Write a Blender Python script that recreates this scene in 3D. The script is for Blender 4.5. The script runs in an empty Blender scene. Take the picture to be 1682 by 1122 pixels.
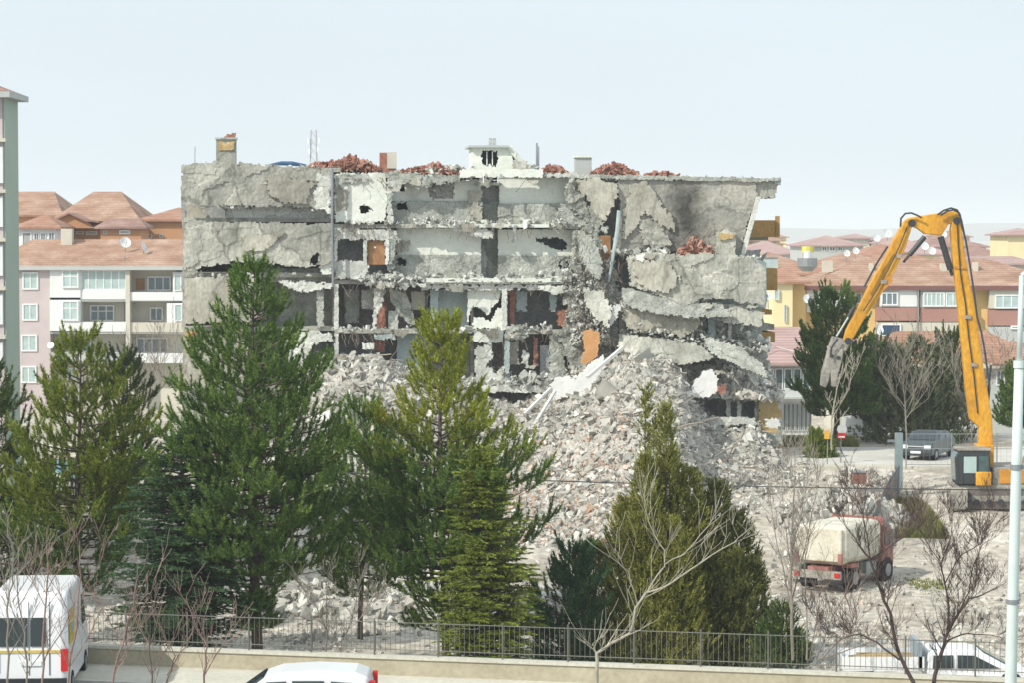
import bpy, math, random
import numpy as np
from mathutils import Vector, Matrix, noise
R = math.radians
random.seed(7)
S = bpy.context.scene
C = S.collection

# ---------------------------------------------------------------- camera
F_PX, CX, CY, HORIZON = 4326.0, 841.0, 561.0, 384.0
CAM_Z = 12.0
TH = math.atan((CY - HORIZON) / F_PX)
cd = bpy.data.cameras.new('camera'); cam = bpy.data.objects.new('camera', cd); C.objects.link(cam)
cd.sensor_width = 36.0; cd.lens = 36.0 * F_PX / 1682.0; cd.clip_start = 0.5; cd.clip_end = 20000
cam.location = (0, 0, CAM_Z); cam.rotation_euler = (R(90) - TH, 0, 0)
S.camera = cam
S.render.resolution_x = 1024; S.render.resolution_y = 684

# ---------------------------------------------------------------- light
SUN_DIR = Vector((-0.62, -0.50, 0.66)).normalized()          # towards the sun: left, behind the camera
SUN_EL = math.asin(SUN_DIR.z); SUN_AZ = math.atan2(SUN_DIR.x, SUN_DIR.y)
w = bpy.data.worlds.new("World"); S.world = w; w.use_nodes = True
nt = w.node_tree; nt.nodes.clear()
sky = nt.nodes.new('ShaderNodeTexSky'); sky.sky_type = 'NISHITA'; sky.sun_disc = False
sky.sun_elevation = SUN_EL; sky.sun_rotation = SUN_AZ; sky.air_density = 1.0; sky.dust_density = 2.0; sky.ozone_density = 1.0
veil = nt.nodes.new('ShaderNodeMix'); veil.data_type = 'RGBA'
# thin high cloud veiling the blue sky
tc = nt.nodes.new('ShaderNodeTexCoord'); mp = nt.nodes.new('ShaderNodeMapping'); mp.inputs['Scale'].default_value = (1.0, 1.0, 4.0)
nz = nt.nodes.new('ShaderNodeTexNoise'); nz.inputs['Scale'].default_value = 3.0; nz.inputs['Detail'].default_value = 5
rmp = nt.nodes.new('ShaderNodeMapRange'); rmp.inputs['From Min'].default_value = 0.3; rmp.inputs['From Max'].default_value = 0.7
rmp.inputs['To Min'].default_value = 0.86; rmp.inputs['To Max'].default_value = 0.97
nt.links.new(tc.outputs['Generated'], mp.inputs['Vector']); nt.links.new(mp.outputs['Vector'], nz.inputs['Vector'])
nt.links.new(nz.outputs['Fac'], rmp.inputs['Value']); nt.links.new(rmp.outputs['Result'], veil.inputs['Factor'])
nt.links.new(sky.outputs['Color'], veil.inputs['A']); veil.inputs['B'].default_value = (8.1, 9.15, 9.8, 1)
bg = nt.nodes.new('ShaderNodeBackground'); bg.inputs['Strength'].default_value = 0.1
nt.links.new(veil.outputs['Result'], bg.inputs['Color'])
wo = nt.nodes.new('ShaderNodeOutputWorld'); nt.links.new(bg.outputs['Background'], wo.inputs['Surface'])
sl = bpy.data.lights.new('sun', 'SUN'); sl.energy = 3.9; sl.angle = R(0.6); sl.color = (1.0, 0.95, 0.86)
so = bpy.data.objects.new('sun', sl); C.objects.link(so)
so.rotation_euler = SUN_DIR.to_track_quat('Z', 'Y').to_euler(); so.location = (0, 0, 60)
S.view_settings.view_transform = 'Standard'; S.view_settings.look = 'None'
S.view_settings.exposure = 0.0; S.view_settings.gamma = 1.0; S.view_settings.use_curve_mapping = False
S.render.engine = 'CYCLES'; S.cycles.max_bounces = 5; S.cycles.diffuse_bounces = 2; S.cycles.glossy_bounces = 2
S.cycles.transparent_max_bounces = 6; S.cycles.transmission_bounces = 2; S.cycles.volume_bounces = 1
S.cycles.use_denoising = True

# ---------------------------------------------------------------- picture <-> place
FW = Vector((0, math.cos(TH), -math.sin(TH))); UP = Vector((0, math.sin(TH), math.cos(TH)))
def ray(px, py): return FW + Vector((1, 0, 0)) * ((px - CX) / F_PX) + UP * ((CY - py) / F_PX)
def P(px, py, Y):
    d = ray(px, py); return Vector((0, 0, CAM_Z)) + d * (Y / d.y)
def XZ(px, Y): return (px - CX) / F_PX * Y                      # sideways position at distance Y (near enough)
def ppm(Y): return F_PX / Y
# the wrecked building's front plane
FA = Vector(((300 - CX) / F_PX * 138, 138, 0)); FB = Vector(((1280 - CX) / F_PX * 140.6, 140.6, 0))
FU = (FB - FA).normalized(); FN = Vector((-FU.y, FU.x, 0))
def FP(px, py, dep=0.0):
    d = ray(px, py); t = ((FA + FN * dep) - Vector((0, 0, CAM_Z))).dot(FN) / d.dot(FN)
    return Vector((0, 0, CAM_Z)) + d * t

# ---------------------------------------------------------------- ground height
def sstep(a, b, x):
    t = min(1.0, max(0.0, (x - a) / (b - a))); return t * t * (3 - 2 * t)
def wall_y(x): return 70.4 - x * .227            # line of the low street wall
def tz(x, y):
    z = -2.0 + 1.45 * sstep(104, 122, y) + 0.55 * sstep(122, 134, y)
    if y > 152: z -= 2.5 * sstep(152, 190, y)
    return z

# ---------------------------------------------------------------- objects
ORG = {}
def tagp(o, label, cat, group=None, kind=None):
    if label: o['label'] = label
    if cat: o['category'] = cat
    if group: o['group'] = group
    if kind: o['kind'] = kind
    return o
def thing(name, loc, label, cat, group=None):
    o = bpy.data.objects.new(name, None); C.objects.link(o); o.location = loc; o.empty_display_size = 0.3
    ORG[o.name] = Vector(loc); return tagp(o, label, cat, group)

class MB:
    def __init__(s): s.v = []; s.f = []
    def add(s, vs, fs):
        n = len(s.v); s.v.extend([tuple(v) for v in vs]); s.f.extend([tuple(i + n for i in f) for f in fs])
        return s
    def box(s, x0, x1, y0, y1, z0, z1):
        return s.add([(x0,y0,z0),(x1,y0,z0),(x1,y1,z0),(x0,y1,z0),(x0,y0,z1),(x1,y0,z1),(x1,y1,z1),(x0,y1,z1)],
                     [(0,3,2,1),(4,5,6,7),(0,1,5,4),(1,2,6,5),(2,3,7,6),(3,0,4,7)])
    def obox(s, c, sx, sy, sz, rot=None):
        rot = rot or Matrix.Identity(3); c = Vector(c); vs = []
        for z in (-.5, .5):
            for x, y in ((-.5,-.5),(.5,-.5),(.5,.5),(-.5,.5)): vs.append(c + rot @ Vector((x*sx, y*sy, z*sz)))
        return s.add(vs, [(0,3,2,1),(4,5,6,7),(0,1,5,4),(1,2,6,5),(2,3,7,6),(3,0,4,7)])
    def prism(s, pts, off):
        n = len(pts); off = Vector(off); pts = [Vector(p) for p in pts]
        fs = [tuple(range(n)), tuple(range(2*n-1, n-1, -1))]
        for i in range(n): j = (i+1) % n; fs.append((i, i+n, j+n, j))
        return s.add(pts + [p + off for p in pts], fs)
    def tube(s, pts, rad, n=6):
        pts = [Vector(p) for p in pts]; m = len(pts); rings = []
        if not hasattr(rad, '__len__'): rad = [rad] * m
        ref = Vector((0.31, 0.87, 0.38))
        for i in range(m):
            d = (pts[min(i+1, m-1)] - pts[max(i-1, 0)])
            if d.length < 1e-9: d = Vector((0, 0, 1))
            d.normalize(); a = d.cross(ref)
            if a.length < 1e-3: a = d.cross(Vector((1, 0, 0)))
            a.normalize(); b = d.cross(a)
            rings.append([pts[i] + (a*math.cos(2*math.pi*k/n) + b*math.sin(2*math.pi*k/n)) * rad[i] for k in range(n)])
        fs = []
        for i in range(m-1):
            for k in range(n):
                k2 = (k+1) % n; fs.append((i*n+k, i*n+k2, (i+1)*n+k2, (i+1)*n+k))
        fs.append(tuple(range(n-1, -1, -1))); fs.append(tuple((m-1)*n + k for k in range(n)))
        return s.add([p for r in rings for p in r], fs)
    def disc(s, c, axis, r, t, n=20):
        a = Vector(axis).normalized() * t / 2; return s.tube([Vector(c) - a, Vector(c) + a], [r, r], n)
    def build(s, name, mat, parent=None, smooth=False, origin=None, label=None, cat=None, group=None, kind=None):
        if not s.v: s.add([(0,0,0),(.001,0,0),(0,.001,0)], [(0,1,2)])
        V = np.array(s.v, dtype=float)
        return finish(name, V, s.f, mat, parent, smooth, origin, label, cat, group, kind)
def finish(name, V, faces, mat, parent=None, smooth=False, origin=None, label=None, cat=None, group=None, kind=None, recalc=True):
    if parent is not None: og = ORG[parent.name]
    elif origin is not None: og = Vector(origin)
    else: og = Vector((float(V[:,0].mean()), float(V[:,1].mean()), float(V[:,2].min())))
    V = V - np.array(og)
    me = bpy.data.meshes.new(name); me.from_pydata(V.tolist(), [], faces)
    me.materials.append(mat)
    if recalc:
        import bmesh
        bm = bmesh.new(); bm.from_mesh(me); bmesh.ops.recalc_face_normals(bm, faces=bm.faces); bm.to_mesh(me); bm.free()
    if smooth: me.polygons.foreach_set('use_smooth', [True]*len(me.polygons))
    o = bpy.data.objects.new(name, me); C.objects.link(o)
    if parent is not None: o.parent = parent
    else: o.location = og
    ORG[o.name] = og
    return tagp(o, label, cat, group, kind)
def tri_mesh(name, V, nper, mat, parent=None, **k):
    """V: (N*nper,3) separate polygons"""
    N = len(V)//nper
    if parent is not None: og = ORG[parent.name]
    else: og = Vector((float(V[:,0].mean()), float(V[:,1].mean()), float(V[:,2].min())))
    V = (V - np.array(og)).astype(np.float32)
    me = bpy.data.meshes.new(name); me.vertices.add(len(V)); me.vertices.foreach_set('co', V.ravel())
    me.loops.add(len(V)); me.loops.foreach_set('vertex_index', np.arange(len(V), dtype=np.int32))
    me.polygons.add(N); me.polygons.foreach_set('loop_start', np.arange(0, len(V), nper, dtype=np.int32))
    me.update(calc_edges=True); me.shade_flat(); me.materials.append(mat)
    o = bpy.data.objects.new(name, me); C.objects.link(o)
    if parent is not None: o.parent = parent
    else: o.location = og
    ORG[o.name] = og
    return tagp(o, k.get('label'), k.get('cat'), k.get('group'), k.get('kind'))

# ---------------------------------------------------------------- materials
def M(name, stops, scale=1.0, detail=6, rough=0.9, bump=0.0, bscale=None, island=0.0, spec=0.3, metal=0.0,
      cracks=0.0, cscale=0.5, fine=0.0, translucent=0.0, stretch=(1,1,1), extra=None):
    m = bpy.data.materials.new(name); m.use_nodes = True; n = m.node_tree; n.nodes.clear(); L = n.links.new
    out = n.nodes.new('ShaderNodeOutputMaterial'); b = n.nodes.new('ShaderNodeBsdfPrincipled')
    b.inputs['Roughness'].default_value = rough; b.inputs['Specular IOR Level'].default_value = spec; b.inputs['Metallic'].default_value = metal
    t = n.nodes.new('ShaderNodeTexCoord'); mp = n.nodes.new('ShaderNodeMapping'); mp.inputs['Scale'].default_value = stretch
    L(t.outputs['Object'], mp.inputs['Vector']); vec = mp.outputs['Vector']
    nz = n.nodes.new('ShaderNodeTexNoise'); nz.inputs['Scale'].default_value = scale; nz.inputs['Detail'].default_value = detail
    nz.inputs['Roughness'].default_value = 0.62; L(vec, nz.inputs['Vector'])
    fac = nz.outputs['Fac']
    if len(stops) > 0:
        st = n.nodes.new('ShaderNodeMapRange'); st.inputs['From Min'].default_value = 0.28; st.inputs['From Max'].default_value = 0.72
        L(fac, st.inputs['Value']); fac = st.outputs['Result']
    if island > 0:
        g = n.nodes.new('ShaderNodeNewGeometry'); mx = n.nodes.new('ShaderNodeMix'); mx.inputs['Factor'].default_value = island
        L(fac, mx.inputs['A']); L(g.outputs['Random Per Island'], mx.inputs['B']); fac = mx.outputs['Result']
    cr = n.nodes.new('ShaderNodeValToRGB'); e = cr.color_ramp.elements
    while len(e) < len(stops): e.new(0.5)
    for i, (p, c) in enumerate(stops): e[i].position = p; e[i].color = (*c, 1)
    L(fac, cr.inputs['Fac']); col = cr.outputs['Color']
    def mult(col, val_out):
        mx = n.nodes.new('ShaderNodeMix'); mx.data_type = 'RGBA'; mx.blend_type = 'MULTIPLY'; mx.inputs['Factor'].default_value = 1
        L(col, mx.inputs['A']); L(val_out, mx.inputs['B']); return mx.outputs['Result']
    if fine > 0:
        fz = n.nodes.new('ShaderNodeTexNoise'); fz.inputs['Scale'].default_value = scale * 9; fz.inputs['Detail'].default_value = 4; L(vec, fz.inputs['Vector'])
        fr = n.nodes.new('ShaderNodeMapRange'); fr.inputs['From Min'].default_value = .3; fr.inputs['From Max'].default_value = .7
        fr.inputs['To Min'].default_value = 1 - fine; fr.inputs['To Max'].default_value = 1 + fine * .6; L(fz.outputs['Fac'], fr.inputs['Value']); col = mult(col, fr.outputs['Result'])
    if cracks > 0:
        dn = n.nodes.new('ShaderNodeTexNoise'); dn.inputs['Scale'].default_value = cscale * 3; dn.inputs['Detail'].default_value = 4; L(vec, dn.inputs['Vector'])
        ad = n.nodes.new('ShaderNodeVectorMath'); ad.operation = 'MULTIPLY_ADD'; ad.inputs[1].default_value = (.9/cscale*.5,)*3
        L(dn.outputs['Color'], ad.inputs[0]); L(vec, ad.inputs[2])
        vo = n.nodes.new('ShaderNodeTexVoronoi'); vo.feature = 'DISTANCE_TO_EDGE'; vo.inputs['Scale'].default_value = cscale; L(ad.outputs['Vector'], vo.inputs['Vector'])
        vr = n.nodes.new('ShaderNodeMapRange'); vr.inputs['From Min'].default_value = 0.0; vr.inputs['From Max'].default_value = 0.022
        vr.inputs['To Min'].default_value = 1 - cracks; vr.inputs['To Max'].default_value = 1; L(vo.outputs['Distance'], vr.inputs['Value']); col = mult(col, vr.outputs['Result'])
        vo2 = n.nodes.new('ShaderNodeTexVoronoi'); vo2.inputs['Scale'].default_value = cscale; L(ad.outputs['Vector'], vo2.inputs['Vector'])
        sp = n.nodes.new('ShaderNodeSeparateColor'); L(vo2.outputs['Color'], sp.inputs['Color'])
        v3 = n.nodes.new('ShaderNodeMapRange'); v3.inputs['To Min'].default_value = .80; v3.inputs['To Max'].default_value = 1.12; L(sp.outputs['Red'], v3.inputs['Value']); col = mult(col, v3.outputs['Result'])
    if extra: col = extra(n, L, t, col)
    L(col, b.inputs['Base Color'])
    if bump > 0:
        bz = n.nodes.new('ShaderNodeTexNoise'); bz.inputs['Scale'].default_value = bscale or scale*6; bz.inputs['Detail'].default_value = 5; L(vec, bz.inputs['Vector'])
        bp = n.nodes.new('ShaderNodeBump'); bp.inputs['Strength'].default_value = bump; bp.inputs['Distance'].default_value = 0.08
        L(bz.outputs['Fac'], bp.inputs['Height']); L(bp.outputs['Normal'], b.inputs['Normal'])
    if translucent > 0:
        tr = n.nodes.new('ShaderNodeBsdfTranslucent'); L(col, tr.inputs['Color']); ms = n.nodes.new('ShaderNodeMixShader')
        ms.inputs['Fac'].default_value = translucent; L(b.outputs['BSDF'], ms.inputs[1]); L(tr.outputs['BSDF'], ms.inputs[2]); L(ms.outputs['Shader'], out.inputs['Surface'])
    else: L(b.outputs['BSDF'], out.inputs['Surface'])
    return m
def flat(name, c, rough=.6, spec=.4, metal=0, var=.12, scale=3):
    return M(name, [(0, tuple(x*(1-var) for x in c)), (1, tuple(min(1, x*(1+var)) for x in c))], scale=scale, rough=rough, spec=spec, metal=metal, detail=4)

def soot(n, L, t, col):
    # smoke stain on the big wall panel: a smudge with a noisy edge, fixed to the panel
    mp = n.nodes.new('ShaderNodeMapping'); p = FP(1128, 350, 0) - ORG_SOOT
    mp.inputs['Location'].default_value = tuple(-p); L(t.outputs['Object'], mp.inputs['Vector'])
    sc = n.nodes.new('ShaderNodeVectorMath'); sc.operation = 'MULTIPLY'; sc.inputs[1].default_value = (0.75, 0.3, 0.42); L(mp.outputs['Vector'], sc.inputs[0])
    ln = n.nodes.new('ShaderNodeVectorMath'); ln.operation = 'LENGTH'; L(sc.outputs['Vector'], ln.inputs[0])
    nz = n.nodes.new('ShaderNodeTexNoise'); nz.inputs['Scale'].default_value = 1.2; nz.inputs['Detail'].default_value = 6; L(t.outputs['Object'], nz.inputs['Vector'])
    ad = n.nodes.new('ShaderNodeMath'); ad.operation = 'MULTIPLY_ADD'; ad.inputs[1].default_value = 1.3; L(nz.outputs['Fac'], ad.inputs[0]); L(ln.outputs['Value'], ad.inputs[2])
    mr = n.nodes.new('ShaderNodeMapRange'); mr.inputs['From Min'].default_value = .85; mr.inputs['From Max'].default_value = 1.75
    mr.inputs['To Min'].default_value = .20; mr.inputs['To Max'].default_value = 1; L(ad.outputs['Value'], mr.inputs['Value'])
    mx = n.nodes.new('ShaderNodeMix'); mx.data_type = 'RGBA'; mx.blend_type = 'MULTIPLY'; mx.inputs['Factor'].default_value = 1
    L(col, mx.inputs['A']); L(mr.outputs['Result'], mx.inputs['B']); return mx.outputs['Result']
BASE = Vector(((790 - CX) / F_PX * 142, 142, 0)); ORG_SOOT = BASE

def tile_rows(n, L, t, col):
    wv = n.nodes.new('ShaderNodeTexWave'); wv.bands_direction = 'Z'; wv.inputs['Scale'].default_value = 1.9; wv.inputs['Distortion'].default_value = .25
    L(t.outputs['Object'], wv.inputs['Vector'])
    mr = n.nodes.new('ShaderNodeMapRange'); mr.inputs['To Min'].default_value = .80; mr.inputs['To Max'].default_value = 1.06; L(wv.outputs['Fac'], mr.inputs['Value'])
    mx = n.nodes.new('ShaderNodeMix'); mx.data_type = 'RGBA'; mx.blend_type = 'MULTIPLY'; mx.inputs['Factor'].default_value = 1
    L(col, mx.inputs['A']); L(mr.outputs['Result'], mx.inputs['B']); return mx.outputs['Result']

m_conc = M('weathered_concrete', [(0,(.27,.27,.22)),(.35,(.41,.41,.35)),(.6,(.49,.48,.41)),(1,(.62,.61,.54))], stretch=(1,1,.55), scale=1.0, cracks=.4, cscale=.3, fine=.22, bump=.35, bscale=7)
m_tan = M('tan_render', [(0,(.32,.30,.24)),(.4,(.445,.42,.345)),(.7,(.51,.485,.405)),(1,(.62,.60,.52))], stretch=(1,1,.55), scale=.9, cracks=.35, cscale=.3, fine=.2, bump=.35, bscale=7)
m_soot = M('sooty_concrete', [(0,(.30,.29,.25)),(.4,(.42,.41,.36)),(.7,(.47,.45,.38)),(1,(.58,.56,.49))], scale=.7, cracks=.3, cscale=.3, fine=.2, bump=.3, bscale=7, extra=soot)
m_grey = M('grey_plaster', [(0,(.28,.29,.25)),(.5,(.43,.445,.39)),(1,(.60,.61,.55))], scale=1.6, fine=.3, cracks=.3, cscale=.8, bump=.6, bscale=8)
m_white = M('white_painted_plaster', [(0,(.60,.62,.54)),(.3,(.76,.79,.70)),(1,(.84,.86,.78))], scale=.8, fine=.08, bump=.2, bscale=6)
m_whiteb = M('broken_white_plaster', [(0,(.42,.42,.37)),(.35,(.66,.67,.60)),(1,(.82,.83,.77))], scale=1.3, fine=.2, bump=.4, bscale=7, cracks=.4, cscale=.9)
m_bluegrey = M('blue_grey_paint', [(0,(.36,.43,.42)),(1,(.52,.60,.60))], scale=1.0, fine=.15)
m_dark = M('dark_grey_plaster', [(0,(.26,.29,.29)),(.5,(.41,.43,.42)),(1,(.60,.58,.55))], scale=1.2, fine=.3)  # mottled grey tone shared by room backs, window holes and chimney pots
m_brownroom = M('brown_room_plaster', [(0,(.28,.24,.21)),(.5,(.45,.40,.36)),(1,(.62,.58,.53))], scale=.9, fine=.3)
m_brick = M('red_brick', [(0,(.22,.08,.06)),(.5,(.38,.17,.12)),(1,(.52,.30,.22))], scale=3, fine=.3)
m_wood = M('brown_door_wood', [(0,(.30,.14,.06)),(1,(.48,.26,.12))], scale=2, rough=.6)
m_ochre = M('ochre_render', [(0,(.42,.29,.12)),(.5,(.55,.40,.19)),(1,(.62,.50,.30))], scale=1, fine=.15)
m_orange = M('orange_render', [(0,(.62,.30,.12)),(1,(.78,.44,.20))], scale=1.2, fine=.12)
m_orangebrn = M('orange_brown_balcony', [(0,(.36,.20,.06)),(1,(.55,.34,.13))], scale=1.2, fine=.15)
m_metal = flat('grey_metal', (.32,.34,.35), .5, .5, .6)
m_dkmetal = flat('dark_metal', (.045,.05,.055), .5, .4)
m_rebar = flat('rusty_steel', (.24,.19,.15), .8)
RUB = [(0,(.14,.135,.12)),(.2,(.31,.30,.265)),(.42,(.44,.425,.375)),(.60,(.54,.525,.465)),(.76,(.63,.61,.55)),(.86,(.76,.75,.69)),(.93,(.50,.37,.28)),(.97,(.50,.50,.47)),(1,(.34,.34,.33))]
m_rub = M('broken_concrete_rubble', RUB, scale=.22, island=.74, fine=.2, bump=.3, bscale=12)
m_rubg = M('grey_rubble', [(0,(.24,.25,.23)),(.4,(.46,.47,.42)),(.75,(.62,.63,.57)),(1,(.84,.85,.79))], scale=.4, island=.85, fine=.2)
m_rubw = M('brick_rubble', [(0,(.25,.17,.13)),(.3,(.50,.40,.32)),(.5,(.62,.50,.41)),(.62,(.58,.32,.18)),(.75,(.70,.62,.54)),(1,(.80,.77,.70))], scale=.4, island=.85, fine=.2)
m_heap = M('rubble_dust', [(0,(.30,.285,.245)),(.4,(.43,.41,.36)),(.7,(.52,.495,.44)),(1,(.62,.59,.53))], scale=.55, fine=.35, bump=1, bscale=3)
m_tile = M('clay_roof_tiles', [(0,(.29,.165,.11)),(.4,(.40,.24,.165)),(.7,(.47,.305,.22)),(1,(.55,.40,.31))], scale=.5, fine=.16, extra=tile_rows)
m_tile2 = M('red_roof_tiles', [(0,(.30,.145,.09)),(.5,(.42,.225,.15)),(1,(.52,.33,.24))], scale=.5, fine=.14, extra=tile_rows)
m_tilepink = M('pinkish_metal_roof', [(0,(.40,.255,.235)),(1,(.52,.37,.34))], scale=.3, fine=.06, extra=tile_rows)
m_tiledk = M('brown_roof_tiles', [(0,(.26,.15,.12)),(.5,(.36,.22,.18)),(1,(.48,.33,.28))], scale=.6, fine=.16, extra=tile_rows)
m_tilefrag = M('broken_tiles', [(0,(.14,.06,.045)),(.35,(.30,.13,.09)),(.7,(.42,.21,.15)),(.88,(.52,.33,.26)),(1,(.60,.54,.47))], scale=.5, island=.85)
m_pinkwall = flat('dusty_pink_stucco', (.56,.48,.475), .9, var=.08, scale=.6)
m_creamw = flat('cream_stucco', (.60,.57,.48), .9, var=.08, scale=.6)
m_whitew = flat('white_stucco', (.76,.77,.76), .8, var=.05, scale=.5)
m_yellow = flat('yellow_stucco', (.74,.52,.22), .9, var=.08, scale=.5)
m_paleyel = flat('pale_yellow_stucco', (.80,.70,.42), .9, var=.06, scale=.5)
m_brownpar = flat('brown_parapet', (.40,.22,.18), .9, var=.08, scale=.5)
m_greenw = flat('sage_green_stucco', (.36,.43,.36), .9, var=.06, scale=.4)
m_greyw = flat('grey_stucco', (.48,.50,.48), .9, var=.08, scale=.5)
m_orangew = flat('orange_stucco', (.50,.27,.14), .9, var=.1, scale=.5)
m_fascia = flat('dark_red_fascia', (.20,.09,.08), .7)
m_glass = flat('window_glass', (.13,.18,.20), .12, .8, var=.3, scale=.5)
m_curtain = flat('curtained_glass', (.42,.54,.52), .3, .6, var=.15, scale=1.5)
m_frame = flat('white_window_frame', (.80,.82,.80), .5)
# ================================================================ the wrecked building
def inside(poly, X, Y):
    r = np.zeros(X.shape, bool); n = len(poly)
    for i in range(n):
        x1, y1 = poly[i]; x2, y2 = poly[(i+1) % n]
        c = ((y1 > Y) != (y2 > Y)); 
        with np.errstate(divide='ignore', invalid='ignore'): xi = (x2-x1)*(Y-y1)/((y2-y1) if y2 != y1 else 1e-9) + x1
        r ^= c & (X < xi)
    return r
def edist(poly, X, Y):
    d = np.full(X.shape, 1e9); n = len(poly)
    for i in range(n):
        x1, y1 = poly[i]; x2, y2 = poly[(i+1) % n]; dx, dy = x2-x1, y2-y1; l = dx*dx+dy*dy+1e-9
        t = np.clip(((X-x1)*dx + (Y-y1)*dy)/l, 0, 1); d = np.minimum(d, np.hypot(X-x1-t*dx, Y-y1-t*dy))
    return d
def nmap(X, Y, s, seed):
    o = np.empty(X.shape)
    for i in np.ndindex(X.shape): o[i] = noise.fractal(Vector((X[i]/s, Y[i]/s, seed*3.7)), 1.0, 2.0, 4)
    return o
SEED = [0]
def panel(name, poly, dep, thick, mat, parent, holes=(), relief=.12, bite=6, step=2.3, plates=0.0, label=None, rs=26, **k):
    """a broken slab of wall standing at depth dep behind (or before) the front plane; outline in photo pixels, jagged edges, relief on its face"""
    SEED[0] += 1; sd = SEED[0]
    xs = [p[0] for p in poly]; ys = [p[1] for p in poly]
    nx = max(2, int((max(xs)-min(xs))/step)+1); ny = max(2, int((max(ys)-min(ys))/step)+1)
    gx = np.linspace(min(xs), max(xs), nx+1); gy = np.linspace(min(ys), max(ys), ny+1)
    GX, GY = np.meshgrid(gx, gy, indexing='ij')
    cx = (GX[:-1,:-1]+GX[1:,1:])/2; cy = (GY[:-1,:-1]+GY[1:,1:])/2
    keep = inside(poly, cx, cy)
    if bite > 0:
        nb = nmap(cx, cy, 9, sd); keep &= ~((edist(poly, cx, cy) < bite*np.clip(nb*1.6+.15, 0, 1)))
    for h in holes:
        nb = nmap(cx, cy, 5, sd+50); keep &= ~(inside(h, cx + nb*3.2, cy + nmap(cx, cy, 5, sd+90)*3.2))
    rel = nmap(GX, GY, rs, sd)*relief*.42 + nmap(GX, GY, 6, sd+9)*relief*.12
    if plates > 0:   # cracked plates: each Voronoi-like plate sits at its own depth
        pts = [(random.uniform(min(xs), max(xs)), random.uniform(min(ys), max(ys)), random.uniform(-1, 1)) for _ in range(max(3, int(len(gx)*len(gy)/220)))]
        D = np.stack([np.hypot((GX-p[0])*.7 + nmap(GX,GY,12,sd+5)*6, (GY-p[1])*1.3) for p in pts]); ix = D.argmin(0)
        rel = rel + np.array([p[2] for p in pts])[ix]*plates*.8
    jx = np.random.RandomState(sd).uniform(-.42, .42, GX.shape)*step; jy = np.random.RandomState(sd+1).uniform(-.42, .42, GX.shape)*step
    depf = dep if callable(dep) else (lambda a, b: dep)
    ids = {}; V = []; Fs = []
    def vid(i, j, back):
        kk = (i, j, back)
        if kk not in ids:
            px, py = GX[i,j]+jx[i,j], GY[i,j]+jy[i,j]; d = depf(px, py)
            if not back: ids[kk] = len(V); V.append(tuple(FP(px, py, d) + FN*float(rel[i,j])))
            else: ids[kk] = len(V); V.append(tuple(FP(px, py, d) + FN*(thick)))
        return ids[kk]
    K = keep
    for i in range(nx):
        for j in range(ny):
            if not K[i,j]: continue
            Fs.append((vid(i,j,0), vid(i,j+1,0), vid(i+1,j+1,0), vid(i+1,j,0)))
            if thick > 0: Fs.append((vid(i,j,1), vid(i+1,j,1), vid(i+1,j+1,1), vid(i,j+1,1)))
            if thick > 0:
                if i == 0 or not K[i-1,j]: Fs.append((vid(i,j,0), vid(i,j,1), vid(i,j+1,1), vid(i,j+1,0)))
                if i == nx-1 or not K[i+1,j]: Fs.append((vid(i+1,j,0), vid(i+1,j+1,0), vid(i+1,j+1,1), vid(i+1,j,1)))
                if j == 0 or not K[i,j-1]: Fs.append((vid(i,j,0), vid(i+1,j,0), vid(i+1,j,1), vid(i,j,1)))
                if j == ny-1 or not K[i,j+1]: Fs.append((vid(i,j+1,0), vid(i,j+1,1), vid(i+1,j+1,1), vid(i+1,j+1,0)))
    if not Fs: return None
    return finish(name, np.array(V), Fs, mat, parent, recalc=False, label=label, **k)
def rect(x0, y0, x1, y1): return [(x0,y0),(x1,y0),(x1,y1),(x0,y1)]
def fbox(mb, x0, x1, y0, y1, d0, d1):
    """box between photo pixels x0..x1, y0..y1 measured at depth d0, running back to d1"""
    c = [FP(x0,y1,d0), FP(x1,y1,d0), FP(x1,y0,d0), FP(x0,y0,d0)]; off = FN*(d1-d0)
    return mb.prism(c, off)

bld = thing('demolished_apartment_block', BASE, 'half demolished grey concrete apartment block with its front torn open above the rubble', 'building')
ORG[bld.name] = BASE
# --- structure: floor slabs, roof slab, rear and cross walls (the building is 10 m deep)
mb = MB(); fbox(mb, 300, 560, 275, 282, 0.25, 10); fbox(mb, 560, 945, 282, 289, 0.9, 10); fbox(mb, 945, 1238, 291, 297, 0.35, 10); mb.build('roof_slab', m_conc, bld)
for (x0,x1,ya,yb,d) in ((302,545,357,364,.4),(545,700,367,374,.3),(700,902,367.5,373,.12),(902,985,369,375,.3)):
    mb = MB(); fbox(mb, x0, x1, ya, yb, d, 10); mb.build('floor_slab', m_white if x0 == 700 else m_conc, bld)
for (x0,x1,ya,yb,d) in ((302,545,447,455,.4),(545,696,459,466,.3),(696,926,457,466,.1),(926,1010,461,468,.3)):
    mb = MB(); fbox(mb, x0, x1, ya, yb, d, 10); mb.build('floor_slab', m_white if x0 == 696 else m_conc, bld)
for (x0,x1,ya,yb,d) in ((302,550,536,543,.4),(550,775,540,547,.1),(775,1000,541,548,.9),(430,780,634,642,.3),(780,905,636,645,-.1),(905,1130,636,645,.3)):
    mb = MB(); fbox(mb, x0, x1, ya, yb, d, 10); mb.build('floor_slab', m_conc, bld)
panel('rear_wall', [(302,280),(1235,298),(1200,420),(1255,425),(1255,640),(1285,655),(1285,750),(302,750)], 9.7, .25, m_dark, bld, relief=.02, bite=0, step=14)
for x, y0, y1 in ((302,345,640),(430,470,745),(548,300,745),(700,470,640),(775,480,640),(828,470,640),(935,300,640),(1020,420,640)):
    mb = MB(); fbox(mb, x-2, x+3, y0, y1, 1.6, 9.6); mb.build('cross_wall', m_brownroom, bld)
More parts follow.
